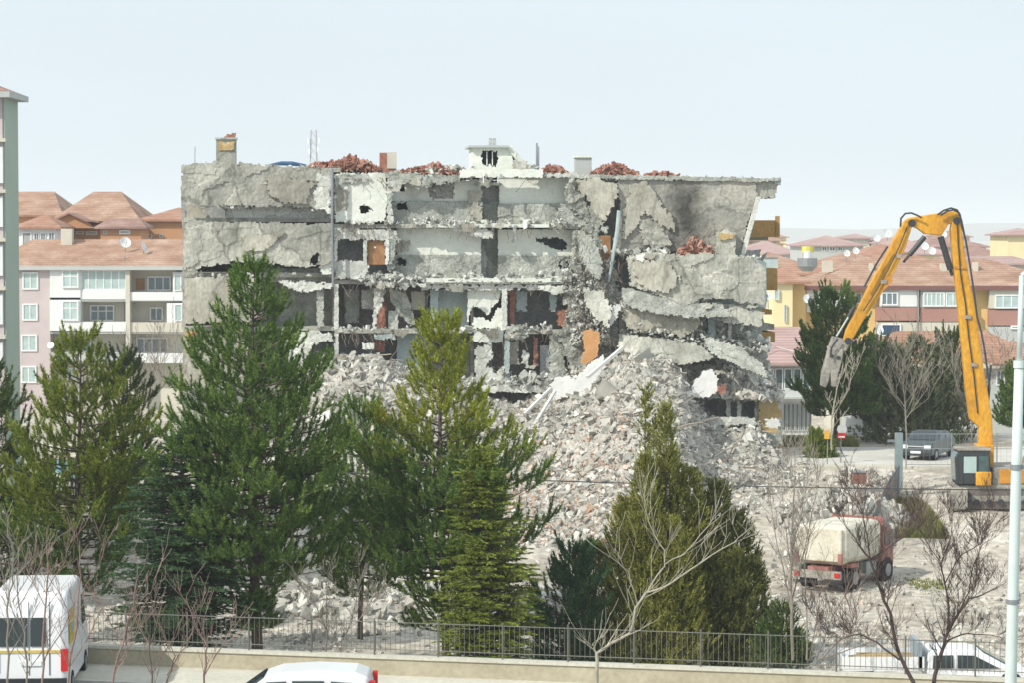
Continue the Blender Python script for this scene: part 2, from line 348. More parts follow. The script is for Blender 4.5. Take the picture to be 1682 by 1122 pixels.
# --- left wing
panel('facade_panel', [(299,270),(340,266),(357,263),(388,265),(460,271),(546,280),(548,346),(505,341),(470,340),(345,337),(298,338)], -.25, .3, m_conc, bld, relief=.12, bite=2.5, plates=.05)
panel('facade_panel', [(436,291),(470,287),(520,298),(510,318),(505,334),(470,336),(440,318)], -.42, .18, m_tan, bld, relief=.10, bite=4)
panel('facade_panel', [(522,285),(546,284),(546,352),(512,345),(516,310)], -.36, .15, m_whiteb, bld, relief=.12, bite=7)
panel('recessed_wall', rect(306,336,545,362), .9, .2, m_tan, bld, relief=.05, bite=1, holes=[[(338,338),(371,338),(370,356),(350,362),(338,352)]])
panel('recessed_wall', rect(372,338,545,362), .7, .12, m_whiteb, bld, relief=.08, bite=5)
panel('facade_panel', [(302,364),(320,359),(345,363),(545,366),(547,428),(528,436),(500,440),(430,431),(385,430),(340,438),(300,446)], -.35, .3, m_conc, bld, relief=.12, bite=2.5, plates=.06, holes=[[(507,434),(510,424),(520,414),(524,417),(521,434)]])
panel('facade_panel', [(396,384),(470,380),(450,400),(430,412),(400,414)], -.46, .1, m_tan, bld, relief=.06, bite=4)
panel('facade_panel', [(524,372),(546,376),(546,450),(528,452),(522,430)], -.2, .14, m_white, bld, relief=.06, bite=3)
panel('recessed_wall', rect(302,440,545,462), .9, .2, m_grey, bld, relief=.08, bite=1, holes=[[(318,436),(378,434),(384,452),(330,456)]])
panel('facade_panel', [(301,456),(380,452),(430,456),(432,500),(425,527),(345,530),(300,531)], -.3, .3, m_tan, bld, relief=.07, bite=3)
panel('recessed_wall', [(430,460),(546,460),(546,540),(430,540)], 2.6, .2, m_grey, bld, relief=.03, bite=0)
panel('facade_panel', [(455,460),(546,462),(546,472),(500,480),(470,474)], -.1, .2, m_whiteb, bld, relief=.12, bite=5)
panel('column', rect(520,466,532,538), .1, .4, m_grey, bld, relief=.06, bite=2)
panel('facade_panel', [(303,538),(410,540),(404,600),(398,640),(303,640)], -.1, .3, m_tan, bld, relief=.08, bite=3, holes=[rect(318,537,372,547)])
panel('recessed_wall', rect(305,640,545,745), .4, .2, m_grey, bld, relief=.05, bite=0)
panel('orange_wall_patch', rect(305,544,322,556), -.3, .1, m_orange, bld, bite=2)
# --- white bay next to the downpipe
panel('facade_panel', [(549,283),(634,283),(636,330),(632,362),(600,366),(549,364)], .12, .22, m_white, bld, relief=.05, bite=3, holes=[[(588,342),(596,335),(616,344),(600,349),(592,349)]])
panel('facade_panel', [(549,283),(600,284),(610,294),(596,300),(566,303),(549,312)], .02, .1, m_grey, bld, relief=.08, bite=6)
panel('facade_panel', [(551,308),(574,310),(570,345),(553,346)], .05, .06, m_tan, bld, bite=4)
panel('facade_panel', [(549,374),(634,376),(634,394),(549,394)], .05, .22, m_whiteb, bld, relief=.08, bite=2)
panel('facade_panel', [(549,426),(600,428),(606,436),(600,458),(549,458)], .05, .22, m_whiteb, bld, relief=.06, bite=3)
panel('facade_panel', rect(549,394,554,428), .05, .22, m_white, bld, bite=0)
panel('recessed_wall', rect(549,374,640,460), 2.2, .2, m_dark, bld, relief=.04, bite=0)
panel('jamb', rect(597,394,603,434), .05, .25, m_whiteb, bld, bite=1)
dr = MB(); fbox(dr, 605, 632, 394, 434, .25, .32); d_ = dr.build('door', m_wood, bld)
dn = MB(); fbox(dn, 614, 618, 404, 407, .22, .25); dn.build('notice', m_white, d_)
panel('jamb', rect(632,376,639,436), .0, .3, m_whiteb, bld, bite=2)
# --- middle, top storey
panel('lintel', [(632,282),(700,284),(760,288),(752,300),(720,303),(690,312),(668,300),(640,308),(632,296)], -.1, .5, m_grey, bld, relief=.2, bite=6, plates=.1)
panel('lintel', rect(756,277,892,291), -.15, .5, m_white, bld, relief=.05, bite=2)
panel('lintel', rect(890,283,948,291), .0, .5, m_whiteb, bld, relief=.06, bite=3)
panel('interior_wall', [(640,298),(790,294),(790,330),(640,330)], 1.0, .15, m_white, bld, relief=.03, bite=1, holes=[rect(656,304,665,315),[(700,300),(748,297),(744,325),(706,325)]])
panel('interior_wall', rect(698,296,752,328), 1.12, .1, m_brownroom, bld, relief=.03, bite=0)
panel('interior_wall', [(708,300),(746,298),(742,324),(712,322)], 1.0, .1, m_grey, bld, relief=.1, bite=6)
panel('interior_wall', rect(636,330,792,368), .8, .15, m_grey, bld, relief=.1, bite=1, holes=[rect(652,332,668,343)], plates=.04)
panel('interior_wall', rect(770,312,792,362), .7, .1, m_tan, bld, relief=.08, bite=6)
panel('interior_wall', rect(820,291,946,334), 1.0, .15, m_white, bld, relief=.02, bite=0)
panel('interior_wall', rect(818,334,950,368), .8, .15, m_grey, bld, relief=.12, bite=1, plates=.05, holes=[rect(922,343,934,352)])
panel('niche_wall', rect(786,296,822,368), 1.9, .15, m_dark, bld, relief=.06, bite=0)
panel('niche_wall', rect(790,330,821,367), 1.7, .1, m_grey, bld, relief=.12, bite=5)
panel('lintel', rect(780,299,824,304), .7, .3, m_grey, bld, bite=1)
panel('cross_wall', [(635,300),(646,306),(644,340),(648,366),(635,366)], .1, .6, m_whiteb, bld, relief=.2, bite=3)
panel('facade_panel', [(908,344),(948,334),(985,330),(990,372),(908,372)], .3, .3, m_grey, bld, relief=.2, bite=6, plates=.1)
panel('facade_panel', [(926,296),(955,291),(962,330),(975,372),(940,350),(928,320)], .1, .4, m_grey, bld, relief=.25, bite=6, plates=.12)
# --- middle, second storey
panel('interior_wall', rect(652,374,790,419), 1.0, .15, m_white, bld, relief=.02, bite=0)
panel('interior_wall', rect(818,376,945,420), 1.0, .15, m_white, bld, relief=.03, bite=0, holes=[[(878,389),(900,391),(914,388),(932,398),(930,410),(908,408),(896,402),(884,398)]])
panel('interior_wall', rect(638,418,790,458), .8, .15, m_grey, bld, relief=.1, bite=1, holes=[rect(652,424,667,436)], plates=.05)
panel('interior_wall', rect(818,419,950,458), .8, .15, m_grey, bld, relief=.12, bite=1, plates=.05, holes=[rect(918,428,934,440)])
panel('niche_wall', rect(784,374,822,458), 1.9, .15, m_grey, bld, relief=.05, bite=0)
panel('niche_wall', [(786,400),(800,395),(800,456),(788,456)], 1.6, .1, m_dark, bld, bite=4)
panel('hanging_ceiling_piece', [(738,371),(812,374),(812,390),(790,391),(765,383),(742,378)], .3, .12, m_whiteb, bld, relief=.12, bite=4)
panel('cross_wall', [(636,374),(652,378),(660,392),(650,404),(648,440),(636,444)], .1, .6, m_grey, bld, relief=.25, bite=4, plates=.1)
panel('interior_wall', [(648,392),(674,394),(672,412),(648,414)], .9, .1, m_tan, bld, bite=4)
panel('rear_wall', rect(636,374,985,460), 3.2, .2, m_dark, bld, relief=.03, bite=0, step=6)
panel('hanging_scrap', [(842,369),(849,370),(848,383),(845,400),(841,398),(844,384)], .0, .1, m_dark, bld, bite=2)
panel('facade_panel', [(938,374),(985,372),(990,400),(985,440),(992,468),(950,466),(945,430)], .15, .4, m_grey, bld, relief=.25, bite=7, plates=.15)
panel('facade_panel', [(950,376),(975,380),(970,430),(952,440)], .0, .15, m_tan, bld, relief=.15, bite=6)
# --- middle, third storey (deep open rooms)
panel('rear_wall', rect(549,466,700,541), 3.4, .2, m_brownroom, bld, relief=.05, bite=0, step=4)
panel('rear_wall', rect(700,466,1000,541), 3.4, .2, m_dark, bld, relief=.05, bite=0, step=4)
panel('column', rect(549,466,556,541), .1, .4, m_whiteb, bld, relief=.05, bite=1)
panel('interior_wall', rect(566,474,590,530), 2.2, .12, m_grey, bld, relief=.05, bite=2)
panel('interior_wall', [(594,476),(616,474),(614,508),(594,506)], 1.6, .12, m_whiteb, bld, relief=.05, bite=2)
panel('cross_wall', [(614,472),(636,468),(628,500),(620,515),(616,541),(612,541)], .2, .3, m_whiteb, bld, relief=.1, bite=3)
panel('interior_wall', [(619,510),(636,488),(634,540),(619,540)], .9, .12, m_brick, bld, relief=.06, bite=2)
panel('hanging_ceiling_piece', [(636,470),(668,480),(678,512),(686,536),(668,530),(650,508),(640,492)], .6, .12, m_grey, bld, relief=.15, bite=3)
panel('interior_wall', rect(638,510,654,541), .7, .12, m_whiteb, bld, bite=2)
panel('interior_wall', rect(676,478,698,508), 1.4, .12, m_creamw, bld, bite=1)
panel('column', rect(707,474,720,541), .8, .4, m_bluegrey, bld, relief=.04, bite=1)
panel('interior_wall', rect(720,475,770,541), 1.5, .15, m_bluegrey, bld, relief=.03, bite=0)
panel('interior_wall', [(768,472),(826,472),(822,490),(812,500),(802,518),(790,506),(778,502),(772,512),(768,541)], .5, .2, m_white, bld, relief=.05, bite=2)
panel('interior_wall', [(776,540),(778,520),(796,520),(806,528),(818,505),(828,505),(828,541)], .4, .2, m_white, bld, relief=.08, bite=3)
panel('column', rect(825,468,833,541), .1, .4, m_whiteb, bld, relief=.05, bite=1)
panel('interior_wall', [(847,476),(866,478),(866,511),(848,511)], 1.2, .1, m_bluegrey, bld, bite=2)
panel('interior_wall', rect(838,474,846,541), .8, .2, m_brick, bld, bite=2)
panel('interior_wall', [(902,480),(916,486),(912,512),(903,510)], .9, .1, m_bluegrey, bld, bite=2)
panel('interior_wall', [(915,510),(932,506),(936,530),(924,540),(915,530)], .4, .12, m_brick, bld, bite=2)
panel('hanging_ceiling_piece', [(880,468),(928,466),(926,478),(914,486),(900,478),(885,474)], .0, .15, m_whiteb, bld, relief=.1, bite=3)
panel('lintel', [(600,462),(640,458),(700,463),(700,472),(674,470),(664,478),(650,472),(620,470),(600,470)], -.1, .5, m_whiteb, bld, relief=.2, bite=5, plates=.1)
panel('lintel', rect(690,466,900,476), .15, .5, m_whiteb, bld, relief=.12, bite=4)
panel('floor_edge', rect(700,456,925,463), -.12, .3, m_white, bld, relief=.05, bite=2)
# --- middle, lower storey
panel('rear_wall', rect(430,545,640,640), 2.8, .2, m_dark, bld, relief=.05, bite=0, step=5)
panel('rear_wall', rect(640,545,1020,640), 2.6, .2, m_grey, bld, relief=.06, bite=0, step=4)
panel('facade_panel', [(460,543),(548,543),(548,562),(530,560),(512,572),(500,600),(470,610)], .0, .3, m_whiteb, bld, relief=.15, bite=5)
panel('column', rect(549,547,556,634), .1, .4, m_whiteb, bld, relief=.06, bite=1)
panel('interior_wall', rect(595,564,615,574), .3, .1, m_white, bld, bite=1)
panel('interior_wall', [(594,582),(624,580),(632,600),(630,620),(594,620)], .3, .15, m_whiteb, bld, relief=.08, bite=3)
panel('interior_wall', [(616,558),(634,558),(632,578),(616,578)], .8, .1, m_brick, bld, bite=2)
panel('lintel', rect(615,548,652,558), .1, .3, m_bluegrey, bld, bite=2)
panel('interior_wall', rect(652,547,700,634), 1.1, .15, m_bluegrey, bld, relief=.04, bite=1)
panel('interior_wall', [(776,541),(826,541),(826,562),(800,566),(776,560)], .2, .2, m_white, bld, relief=.05, bite=2)
panel('interior_wall', [(780,570),(806,563),(810,590),(800,600),(815,612),(830,600),(826,634),(780,634)], .3, .2, m_whiteb, bld, relief=.1, bite=3)
panel('column', rect(829,541,837,636), .2, .4, m_bluegrey, bld, relief=.06, bite=1)
panel('hanging_ceiling_piece', [(831,532),(866,530),(868,552),(850,562),(832,556)], .1, .3, m_grey, bld, relief=.2, bite=3, plates=.1)
panel('interior_wall', [(834,560),(852,558),(854,600),(834,600)], .5, .12, m_tan, bld, bite=3)
panel('interior_wall', [(856,575),(872,580),(866,600),(856,598)], .5, .12, m_whiteb, bld, bite=2)
panel('interior_wall', rect(876,552,884,602), .6, .2, m_brick, bld, bite=2)
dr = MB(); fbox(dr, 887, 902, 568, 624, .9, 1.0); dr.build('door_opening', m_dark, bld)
panel('interior_wall', [(902,548),(925,546),(930,620),(902,622)], .7, .15, m_grey, bld, relief=.12, bite=3)
panel('facade_panel', [(920,470),(955,466),(985,470),(1000,500),(990,560),(965,600),(930,610),(918,560),(930,520)], .2, .5, m_grey, bld, relief=.35, bite=8, plates=.22)
# basement strip under the lower storey
panel('recessed_wall', rect(775,645,905,700), 1.2, .2, m_brownroom, bld, relief=.03, bite=0)
panel('recessed_wall', rect(738,650,776,695), .3, .15, m_pinkwall, bld, relief=.03, bite=1)
panel('recessed_wall', rect(545,645,740,745), .6, .2, m_grey, bld, relief=.05, bite=0, step=5)
panel('floor_edge', rect(778,634,908,646), -.3, .5, m_whiteb, bld, relief=.1, bite=3)
# --- right wing
ldep = lambda px, py: -.5 - (py-292)*.004
panel('facade_panel', [(948,295),(980,290),(1014,300),(1016,322),(1006,345),(992,366),(978,350),(960,320),(948,308)], ldep, .22, m_tan, bld, relief=.10, bite=4)
panel('rear_wall', rect(975,300,1045,420), 1.8, .15, m_dark, bld, relief=.05, bite=0, step=5)
dr = MB(); fbox(dr, 980, 1003, 386, 441, .25, .33); dr.build('door', m_wood, bld)
panel('facade_panel', [(1012,292),(1060,290),(1140,293),(1242,297),(1244,322),(1234,352),(1222,392),(1216,425),(1180,420),(1160,412),(1060,412),(1016,412),(1010,380),(1020,350)], -.3, .3, m_soot, bld, relief=.12, bite=2, plates=.03)
panel('facade_panel', [(1034,300),(1062,296),(1078,318),(1092,340),(1108,358),(1108,380),(1086,372),(1060,350),(1046,370),(1030,392),(1018,392),(1028,340)], -.48, .14, m_tan, bld, relief=.08, bite=4)
panel('facade_panel', [(1048,362),(1080,356),(1092,376),(1104,402),(1080,408),(1055,402)], -.46, .12, m_conc, bld, relief=.15, bite=4, plates=.08)
mb = MB(); a = [FP(1243,322,-.5), FP(1250,322,-.5), FP(1222,425,-.5), FP(1215,425,-.5)]; mb.prism(a, FN*.9); mb.build('edge_beam', m_whiteb, bld)
panel('roof_overhang', [(1240,293),(1281,293),(1279,303),(1274,325),(1246,324),(1240,318)], -.2, .9, m_conc, bld, relief=.1, bite=2, plates=.06)
panel('roof_overhang', rect(1272,291,1282,302), -.35, .5, m_dark, bld, bite=1)
panel('roof_edge', [(945,286),(1060,287),(1240,292),(1282,292),(1282,296),(1240,298),(945,292)], -.45, .6, m_grey, bld, relief=.08, bite=1)
# stump of a wall standing on the ledge
panel('wall_stump', [(1178,382),(1192,376),(1208,381),(1208,423),(1176,423)], -.9, .5, m_conc, bld, relief=.06, bite=2)
panel('wall_stump', rect(1182,383,1206,394), -1.0, .12, m_ochre, bld, bite=2)
panel('rear_wall', rect(1000,410,1250,640), 2.2, .2, m_dark, bld, relief=.05, bite=0, step=5)
bdep = lambda px, py: -1.0 - .25*math.sin((px-1030)/220*3.1)
panel('facade_panel', [(1030,420),(1060,412),(1120,418),(1175,413),(1242,424),(1258,440),(1256,500),(1224,498),(1190,492),(1150,490),(1128,504),(1090,488),(1062,478),(1036,470)], bdep, .3, m_conc, bld, relief=.14, bite=3, plates=.08)
panel('facade_panel', [(1040,424),(1100,430),(1120,455),(1100,480),(1060,476),(1040,455)], lambda a,b: bdep(a,b)-.16, .12, m_tan, bld, relief=.07, bite=6)
mb = MB(); mb.prism([FP(1240,424,-.95), FP(1259,430,-.4), FP(1259,505,-.4), FP(1242,502,-.95)], FN*.5); mb.build('side_wall', m_bluegrey, bld)
panel('collapsed_slab', [(936,432),(960,424),(1012,440),(1022,500),(1016,600),(950,612),(938,560),(944,500)], .05, .3, m_grey, bld, relief=.4, bite=6, plates=.3)
for pl, dd, kk, mt in (([(1022,470),(1110,486),(1188,500),(1205,520),(1130,522),(1060,512),(1024,500)], -.9, -.012, m_grey), ([(1140,494),(1226,500),(1256,512),(1250,536),(1196,530),(1150,520)], -.7, -.012, m_conc),
        ([(1016,548),(1090,556),(1150,566),(1176,590),(1120,600),(1050,588),(1014,574)], -1.0, -.02, m_conc), ([(1150,548),(1176,556),(1216,570),(1252,598),(1262,622),(1216,604),(1170,584)], -1.1, -.02, m_grey),
        ([(958,470),(990,478),(1006,506),(1000,540),(976,520),(960,500)], -.7, -.015, m_conc), ([(950,380),(978,392),(992,440),(984,462),(962,440),(950,410)], -.4, -.01, m_grey)):
    panel('sagging_slab', pl, (lambda q0, q1, dd=dd, yy=pl[0][1], kk=kk: dd + (q1-yy)*kk), .22, mt, bld, relief=.16, bite=3, plates=.06)
panel('collapsed_slab', [(1012,478),(1100,484),(1165,492),(1160,560),(1130,585),(1020,580)], .0, .3, m_grey, bld, relief=.3, bite=5, plates=.25)
panel('collapsed_slab', [(1150,498),(1250,500),(1246,560),(1250,600),(1150,600)], .9, .3, m_grey, bld, relief=.25, bite=3, plates=.12, holes=[rect(1200,532,1216,560)])
for pl, dd, mt in (([(1018,486),(1060,482),(1084,492),(1080,506),(1040,500)],-.6,m_whiteb), ([(1060,492),(1140,496),(1190,500),(1186,514),(1120,516),(1070,508)],-.5,m_conc),
                   ([(1020,508),(1090,502),(1148,512),(1152,530),(1140,545),(1118,556),(1092,546),(1060,548),(1026,538)],-.9,m_tan),
                   ([(1030,498),(1080,504),(1082,512),(1036,512)],-.7,m_grey), ([(1100,512),(1128,506),(1152,516),(1150,528),(1112,524)],-1.05,m_conc),
                   ([(1020,540),(1060,550),(1118,558),(1124,572),(1030,566)],-.3,m_whiteb), ([(1145,500),(1200,500),(1210,512),(1190,520),(1146,516)],-.2,m_grey)):
    panel('collapsed_slab', pl, dd, .25, mt, bld, relief=.14, bite=4, plates=.05)
panel('column', rect(1163,520,1176,590), -.2, .4, m_bluegrey, bld, relief=.08, bite=1)
panel('column', rect(1176,515,1196,590), .1, .3, m_grey, bld, relief=.08, bite=2)
panel('column', rect(1196,520,1202,590), -.2, .4, m_whiteb, bld, relief=.08, bite=1)
panel('collapsed_slab', [(1196,512),(1228,508),(1232,524),(1214,530),(1196,526)], -.3, .4, m_tan, bld, relief=.1, bite=3)
# rear balconies seen past the right end
for (x0,y0,x1,y1,mt) in ((1232,361,1279,389,m_orangebrn),(1256,440,1277,476,m_orangebrn),(1215,532,1272,541,m_grey),(1222,545,1273,562,m_orangebrn),(1225,508,1268,516,m_orangebrn)):
    mb = MB(); fbox(mb, x0, x1, y0, y1, 6.0, 8.5); mb.build('rear_balcony', mt, bld)
mb = MB(); fbox(mb, 1275, 1281, 354, 388, 5.95, 6.3); mb.build('balcony_post', m_orangebrn, bld)
mb = MB(); fbox(mb, 1232, 1262, 384, 394, 6.4, 8.4); mb.build('rear_balcony', m_grey, bld)
# ground storey under the right rubble
panel('ground_wall', [(1246,652),(1284,655),(1285,712),(1246,716)], .0, .3, m_ochre, bld, relief=.05, bite=2)
panel('ground_wall', rect(1240,712,1285,732), -.06, .4, m_grey, bld, relief=.06, bite=1)
panel('ground_wall', rect(1246,730,1286,770), .0, .3, m_ochre, bld, relief=.04, bite=1)
panel('ground_wall', rect(1130,650,1250,760), 1.4, .3, m_dark, bld, relief=.05, bite=0)
panel('ground_wall', [(1080,650),(1140,652),(1140,700),(1080,710)], .3, .3, m_grey, bld, relief=.1, bite=3)
for x in (1148,1196,1214,1243):
    panel('column', rect(x-3,648,x+4,700), .2, .4, m_whiteb, bld, relief=.05, bite=1)
mb = MB(); mb.prism([FP(1285,655,0), FP(1285,770,0), FP(1285,770,.3), FP(1285,655,.3)], -FU*.25); mb.prism([FP(1285.5,655,.3), FP(1285.5,770,.3), FP(1279,770,10), FP(1279,655,10)], -FU*.25); mb.build('end_wall', m_grey, bld)
# --- rooftop pieces
def chim(x0, x1, y0, y1, mt, mt2, d=1.5, cap=True):
    mb = MB(); fbox(mb, x0, x1, y0, y1+8, d, d+(x1-x0)/30.0*.8); c = mb.build('chimney', mt, bld)
    if cap: k = MB(); fbox(k, x0-1.5, x1+1.5, y0-3, y0, d-.1, d+(x1-x0)/30.0*.8+.1); k.build('cap', mt2, c)
    return c
chim(355,388,228,268,m_conc,m_grey,1.0)
panel('chimney_top', [(366,228),(372,221),(386,218),(389,228)], 1.1, .5, m_brick, bld, bite=1)
panel('chimney_face', rect(358,231,385,246), .92, .05, m_ochre, bld, bite=4)
chim(624,651,250,276,m_brick,m_grey,1.2,False); mb = MB(); fbox(mb, 636, 651.5, 249, 276, 1.12, 1.19); mb.build('chimney_face', m_creamw, bld)
chim(945,972,258,284,m_greyw,m_white,1.2)
panel('stairhead_wall', rect(776,240,842,282), 1.0, .2, m_white, bld, relief=.04, bite=1, holes=[rect(792,248,817,271)])
mb = MB(); fbox(mb, 770, 836, 238, 241.5, .7, 4.2); mb.build('stairhead_roof', m_greyw, bld)
panel('stairhead_wall', rect(776,241,842,280), 4.0, .2, m_dark, bld, bite=0)
for xa_ in (776, 836): mb = MB(); fbox(mb, xa_, xa_+2, 242, 282, 1.2, 4); mb.build('stairhead_side', m_white, bld)
for x in (799,808): mb = MB(); fbox(mb, x, x+1.6, 248, 271, 1.1, 1.14); mb.build('window_bar', m_frame, bld)
mb = MB(); mb.prism([FP(830,239,.9), FP(842,241,.9), FP(866,270,.9), FP(858,276,.9)], FN*1.8); mb.build('fallen_roof_slab', m_whiteb, bld)
panel('fallen_roof_slab', [(842,262),(862,262),(876,272),(882,280),(842,280)], .8, .4, m_conc, bld, relief=.15, bite=4)
for x0, x1 in ((803,808),(809.5,815)):
    mb = MB(); fbox(mb, x0, x1, 226, 239, 1.8, 2.0); mb.build('chimney_pot', m_dark, bld)
for x in (794,818): mb = MB(); fbox(mb, x-.9, x+.9, 280, 300, -.3, -.24); mb.build('hanging_strip', m_frame, bld)
mb = MB(); mb.tube([FP(546,276,-.5), FP(545.5,380,-.5), FP(547,470,-.5)], .07, 8); mb.build('downpipe', m_metal, bld)
mb = MB()
for y in range(290, 465, 22): mb.tube([FP(541,y,-.45), FP(551,y+2,-.45)], .035, 4)
mb.build('pipe_bracket', m_metal, bld)
mb = MB(); mb.tube([FP(1017,345,-.6), FP(1014,380,-.6), FP(1006,425,-.6), FP(1000,462,-.6)], [.12,.12,.10,.06], 8); mb.build('downpipe', m_bluegrey, bld)
mb = MB(); mb.tube([FP(320,268,2), FP(320.5,240,2)], .02, 4); mb.build('aerial', m_metal, bld)
mb = MB(); mb.tube([FP(882,278,3), FP(882,234,3)], [.07,.05], 5); mb.tube([FP(885,278,3), FP(885,240,3)], .03, 5); mb.build('aerial', m_metal, bld)
# tangled reinforcement hanging from the broken edges
mb = MB(); rr = random.Random(3)
for i in range(300):
    x = rr.choice([rr.uniform(640,940), rr.uniform(930,1060), rr.uniform(940,1020), rr.uniform(1020,1250), rr.uniform(560,640)])
    y = rr.choice([290, 366, 372, 460, 468, 541, 547]) + rr.uniform(-2, 4); d = rr.uniform(-.5, .3)
    if 930 < x < 1060: y = rr.uniform(380, 600); d = -.7
    p = FP(x, y, d); pts = [p]; dx = rr.uniform(-.3, .3)
    for k in range(4): p = p + FU*(dx*.5 + rr.uniform(-.1,.1)) + Vector((0,0,-rr.uniform(.06,.26))) - FN*rr.uniform(-.05,.1); pts.append(p)
    mb.tube(pts, .016, 3)
mb.build('reinforcement_bars', m_rebar, bld, kind='stuff')

rr = random.Random(21)
for i in range(46):
    y = rr.choice([292, 366, 372, 458, 466, 541, 548, 600]); x = rr.uniform(560, 1010) if i % 3 else rr.uniform(1020, 1230)
    if x > 1010: y = rr.choice([418, 500, 512, 556])
    w_, h_ = rr.uniform(8, 26), rr.uniform(5, 16); sk = rr.uniform(-8, 8); d0 = rr.uniform(-.5, .1) - (.9 if x > 1010 else 0)
    panel('hanging_slab', [(x, y), (x+w_, y+rr.uniform(-3, 3)), (x+w_*.8+sk, y+h_), (x+sk+2, y+h_*.8)], (lambda q0, q1, dd=d0, yy=y, k=rr.uniform(-.02,.03): dd + (q1-yy)*k), .14, rr.choice([m_conc, m_whiteb, m_grey, m_tan]), bld, relief=.06, bite=1.5, step=2.2)
# ================================================================ rubble
def chunks(name, pos, size, mat, flatness=.55, seed=1, **k):
    rs = np.random.RandomState(seed); N = len(pos)
    c = np.array([(x,y,z) for z in (-.5,.5) for y in (-.5,.5) for x in (-.5,.5)])[[0,1,3,2,4,5,7,6]]
    q = rs.normal(size=(N,4)); q /= np.linalg.norm(q, axis=1)[:,None]; a,b,cc,d = q.T
    Rm = np.stack([1-2*(cc*cc+d*d),2*(b*cc-a*d),2*(b*d+a*cc),2*(b*cc+a*d),1-2*(b*b+d*d),2*(cc*d-a*b),2*(b*d-a*cc),2*(cc*d+a*b),1-2*(b*b+cc*cc)],1).reshape(N,3,3)
    sc = np.stack([rs.uniform(.7,1.5,N), rs.uniform(.5,1.0,N), rs.uniform(.25,1,N)*flatness], 1)*size[:,None]
    v = c[None]*sc[:,None,:]*(1+rs.uniform(-.35,.35,(N,8,3))); v = np.einsum('nij,nkj->nki', Rm, v) + pos[:,None,:]
    fi = np.array([(0,3,2,1),(4,5,6,7),(0,1,5,4),(1,2,6,5),(2,3,7,6),(3,0,4,7)])
    faces = (fi[None] + (np.arange(N)*8)[:,None,None]).reshape(-1,4)
    V = v.reshape(-1,3); og = np.array([V[:,0].mean(), V[:,1].mean(), V[:,2].min()])
    me = bpy.data.meshes.new(name); me.vertices.add(len(V)); me.vertices.foreach_set('co', (V-og).astype(np.float32).ravel())
    me.loops.add(faces.size); me.loops.foreach_set('vertex_index', faces.astype(np.int32).ravel())
    me.polygons.add(len(faces)); me.polygons.foreach_set('loop_start', np.arange(0, faces.size, 4, dtype=np.int32)); me.update(calc_edges=True); me.shade_flat()
    me.materials.append(mat); o = bpy.data.objects.new(name, me); C.objects.link(o); o.location = og; ORG[o.name] = Vector(og)
    return tagp(o, k.get('label'), k.get('cat'), k.get('group'), k.get('kind', 'stuff'))
def interp(tab, x):
    if x <= tab[0][0]: return tab[0][1]
    for (a, b), (c, d) in zip(tab, tab[1:]):
        if x <= c: return b + (d-b)*(x-a)/(c-a)
    return tab[-1][1]
TOP = [(440,700),(480,640),(505,605),(530,592),(560,590),(600,598),(640,602),(680,618),(720,640),(780,655),(810,668),(850,668),(900,648),(945,618),(985,590),(1020,574),(1060,566),(1095,578),(1120,600),(1140,650),(1170,698),(1230,708),(1262,735),(1290,757),(1330,790)]
LEN = [(440,10),(520,18),(640,22),(780,24),(900,28),(1000,30),(1100,28),(1200,24),(1290,14),(1330,8)]
def heap_z(px, d):
    """height of the front heap, d metres out from the facade at column px"""
    base = FP(px, 700, -d); g = tz(base.x, base.y)
    zt = FP(px, interp(TOP, px), 0).z; L = interp(LEN, px); t = min(1, max(0, d/L))
    s = (1-t)**1.25
    if 800 < px < 1130 : s = (1-t)**1.1
    n = noise.fractal(Vector((base.x*.22, base.y*.22, 3)), 1, 2, 5)*1.45*min(1, 4*t+.25)*min(1,(1-t)*3) + noise.fractal(Vector((base.x*1.1, base.y*1.1, 7)), 1, 2, 4)*.22*min(1,(1-t)*5)
    return base.x, base.y, g + (zt-g)*s + n
V = []; Fc = []; NX, ND = 230, 130
for i in range(NX+1):
    px = 430 + (1335-430)*i/NX
    for j in range(ND+1):
        d = -1.2 + (interp(LEN, px)+1.2)*j/ND
        x, y, z = heap_z(px, max(d, -1.2)); V.append((x, y, z - (0.25 if j == ND else 0)))
for i in range(NX):
    for j in range(ND): a = i*(ND+1)+j; Fc.append((a, a+1, a+ND+2, a+ND+1))
finish('rubble_heap', np.array(V), Fc, m_heap, label='long grey slope of rubble dust fallen in front of the wrecked block', cat='rubble', kind='stuff', recalc=True)
def scatter_heap(N, smin, smax, pw, seed, x0=440, x1=1330, dfun=None):
    rs = random.Random(seed); pos = []; sz = []
    while len(pos) < N:
        px = rs.uniform(x0, x1); t = rs.random()**1.1; d = t*interp(LEN, px)*1.02 - .4
        x, y, z = heap_z(px, d); s = smin + (smax-smin)*rs.random()**pw
        pos.append((x + rs.uniform(-.2,.2), y + rs.uniform(-.2,.2), z + s*.12)); sz.append(s)
    return np.array(pos), np.array(sz)
p_, s_ = scatter_heap(60000, .05, .40, 9, 11); chunks('rubble_chunks', p_, s_, m_rub, seed=3, label='broken concrete lumps strewn over the slope before the block', cat='rubble')
p_, s_ = scatter_heap(130, .35, 1.3, 3, 12); chunks('rubble_slabs', p_, s_, m_rub, flatness=.28, seed=4, label='larger flat concrete slabs lying in the rubble slope', cat='rubble')
p_, s_ = scatter_heap(6000, .06, .3, 3, 13, 800, 1040); p_ = p_[p_[:,1] < 128]; chunks('brick_rubble', p_, np.array(s_[:len(p_)]), m_rubw, seed=5, label='pinkish brick and tile pieces at the foot of the slope', cat='rubble')
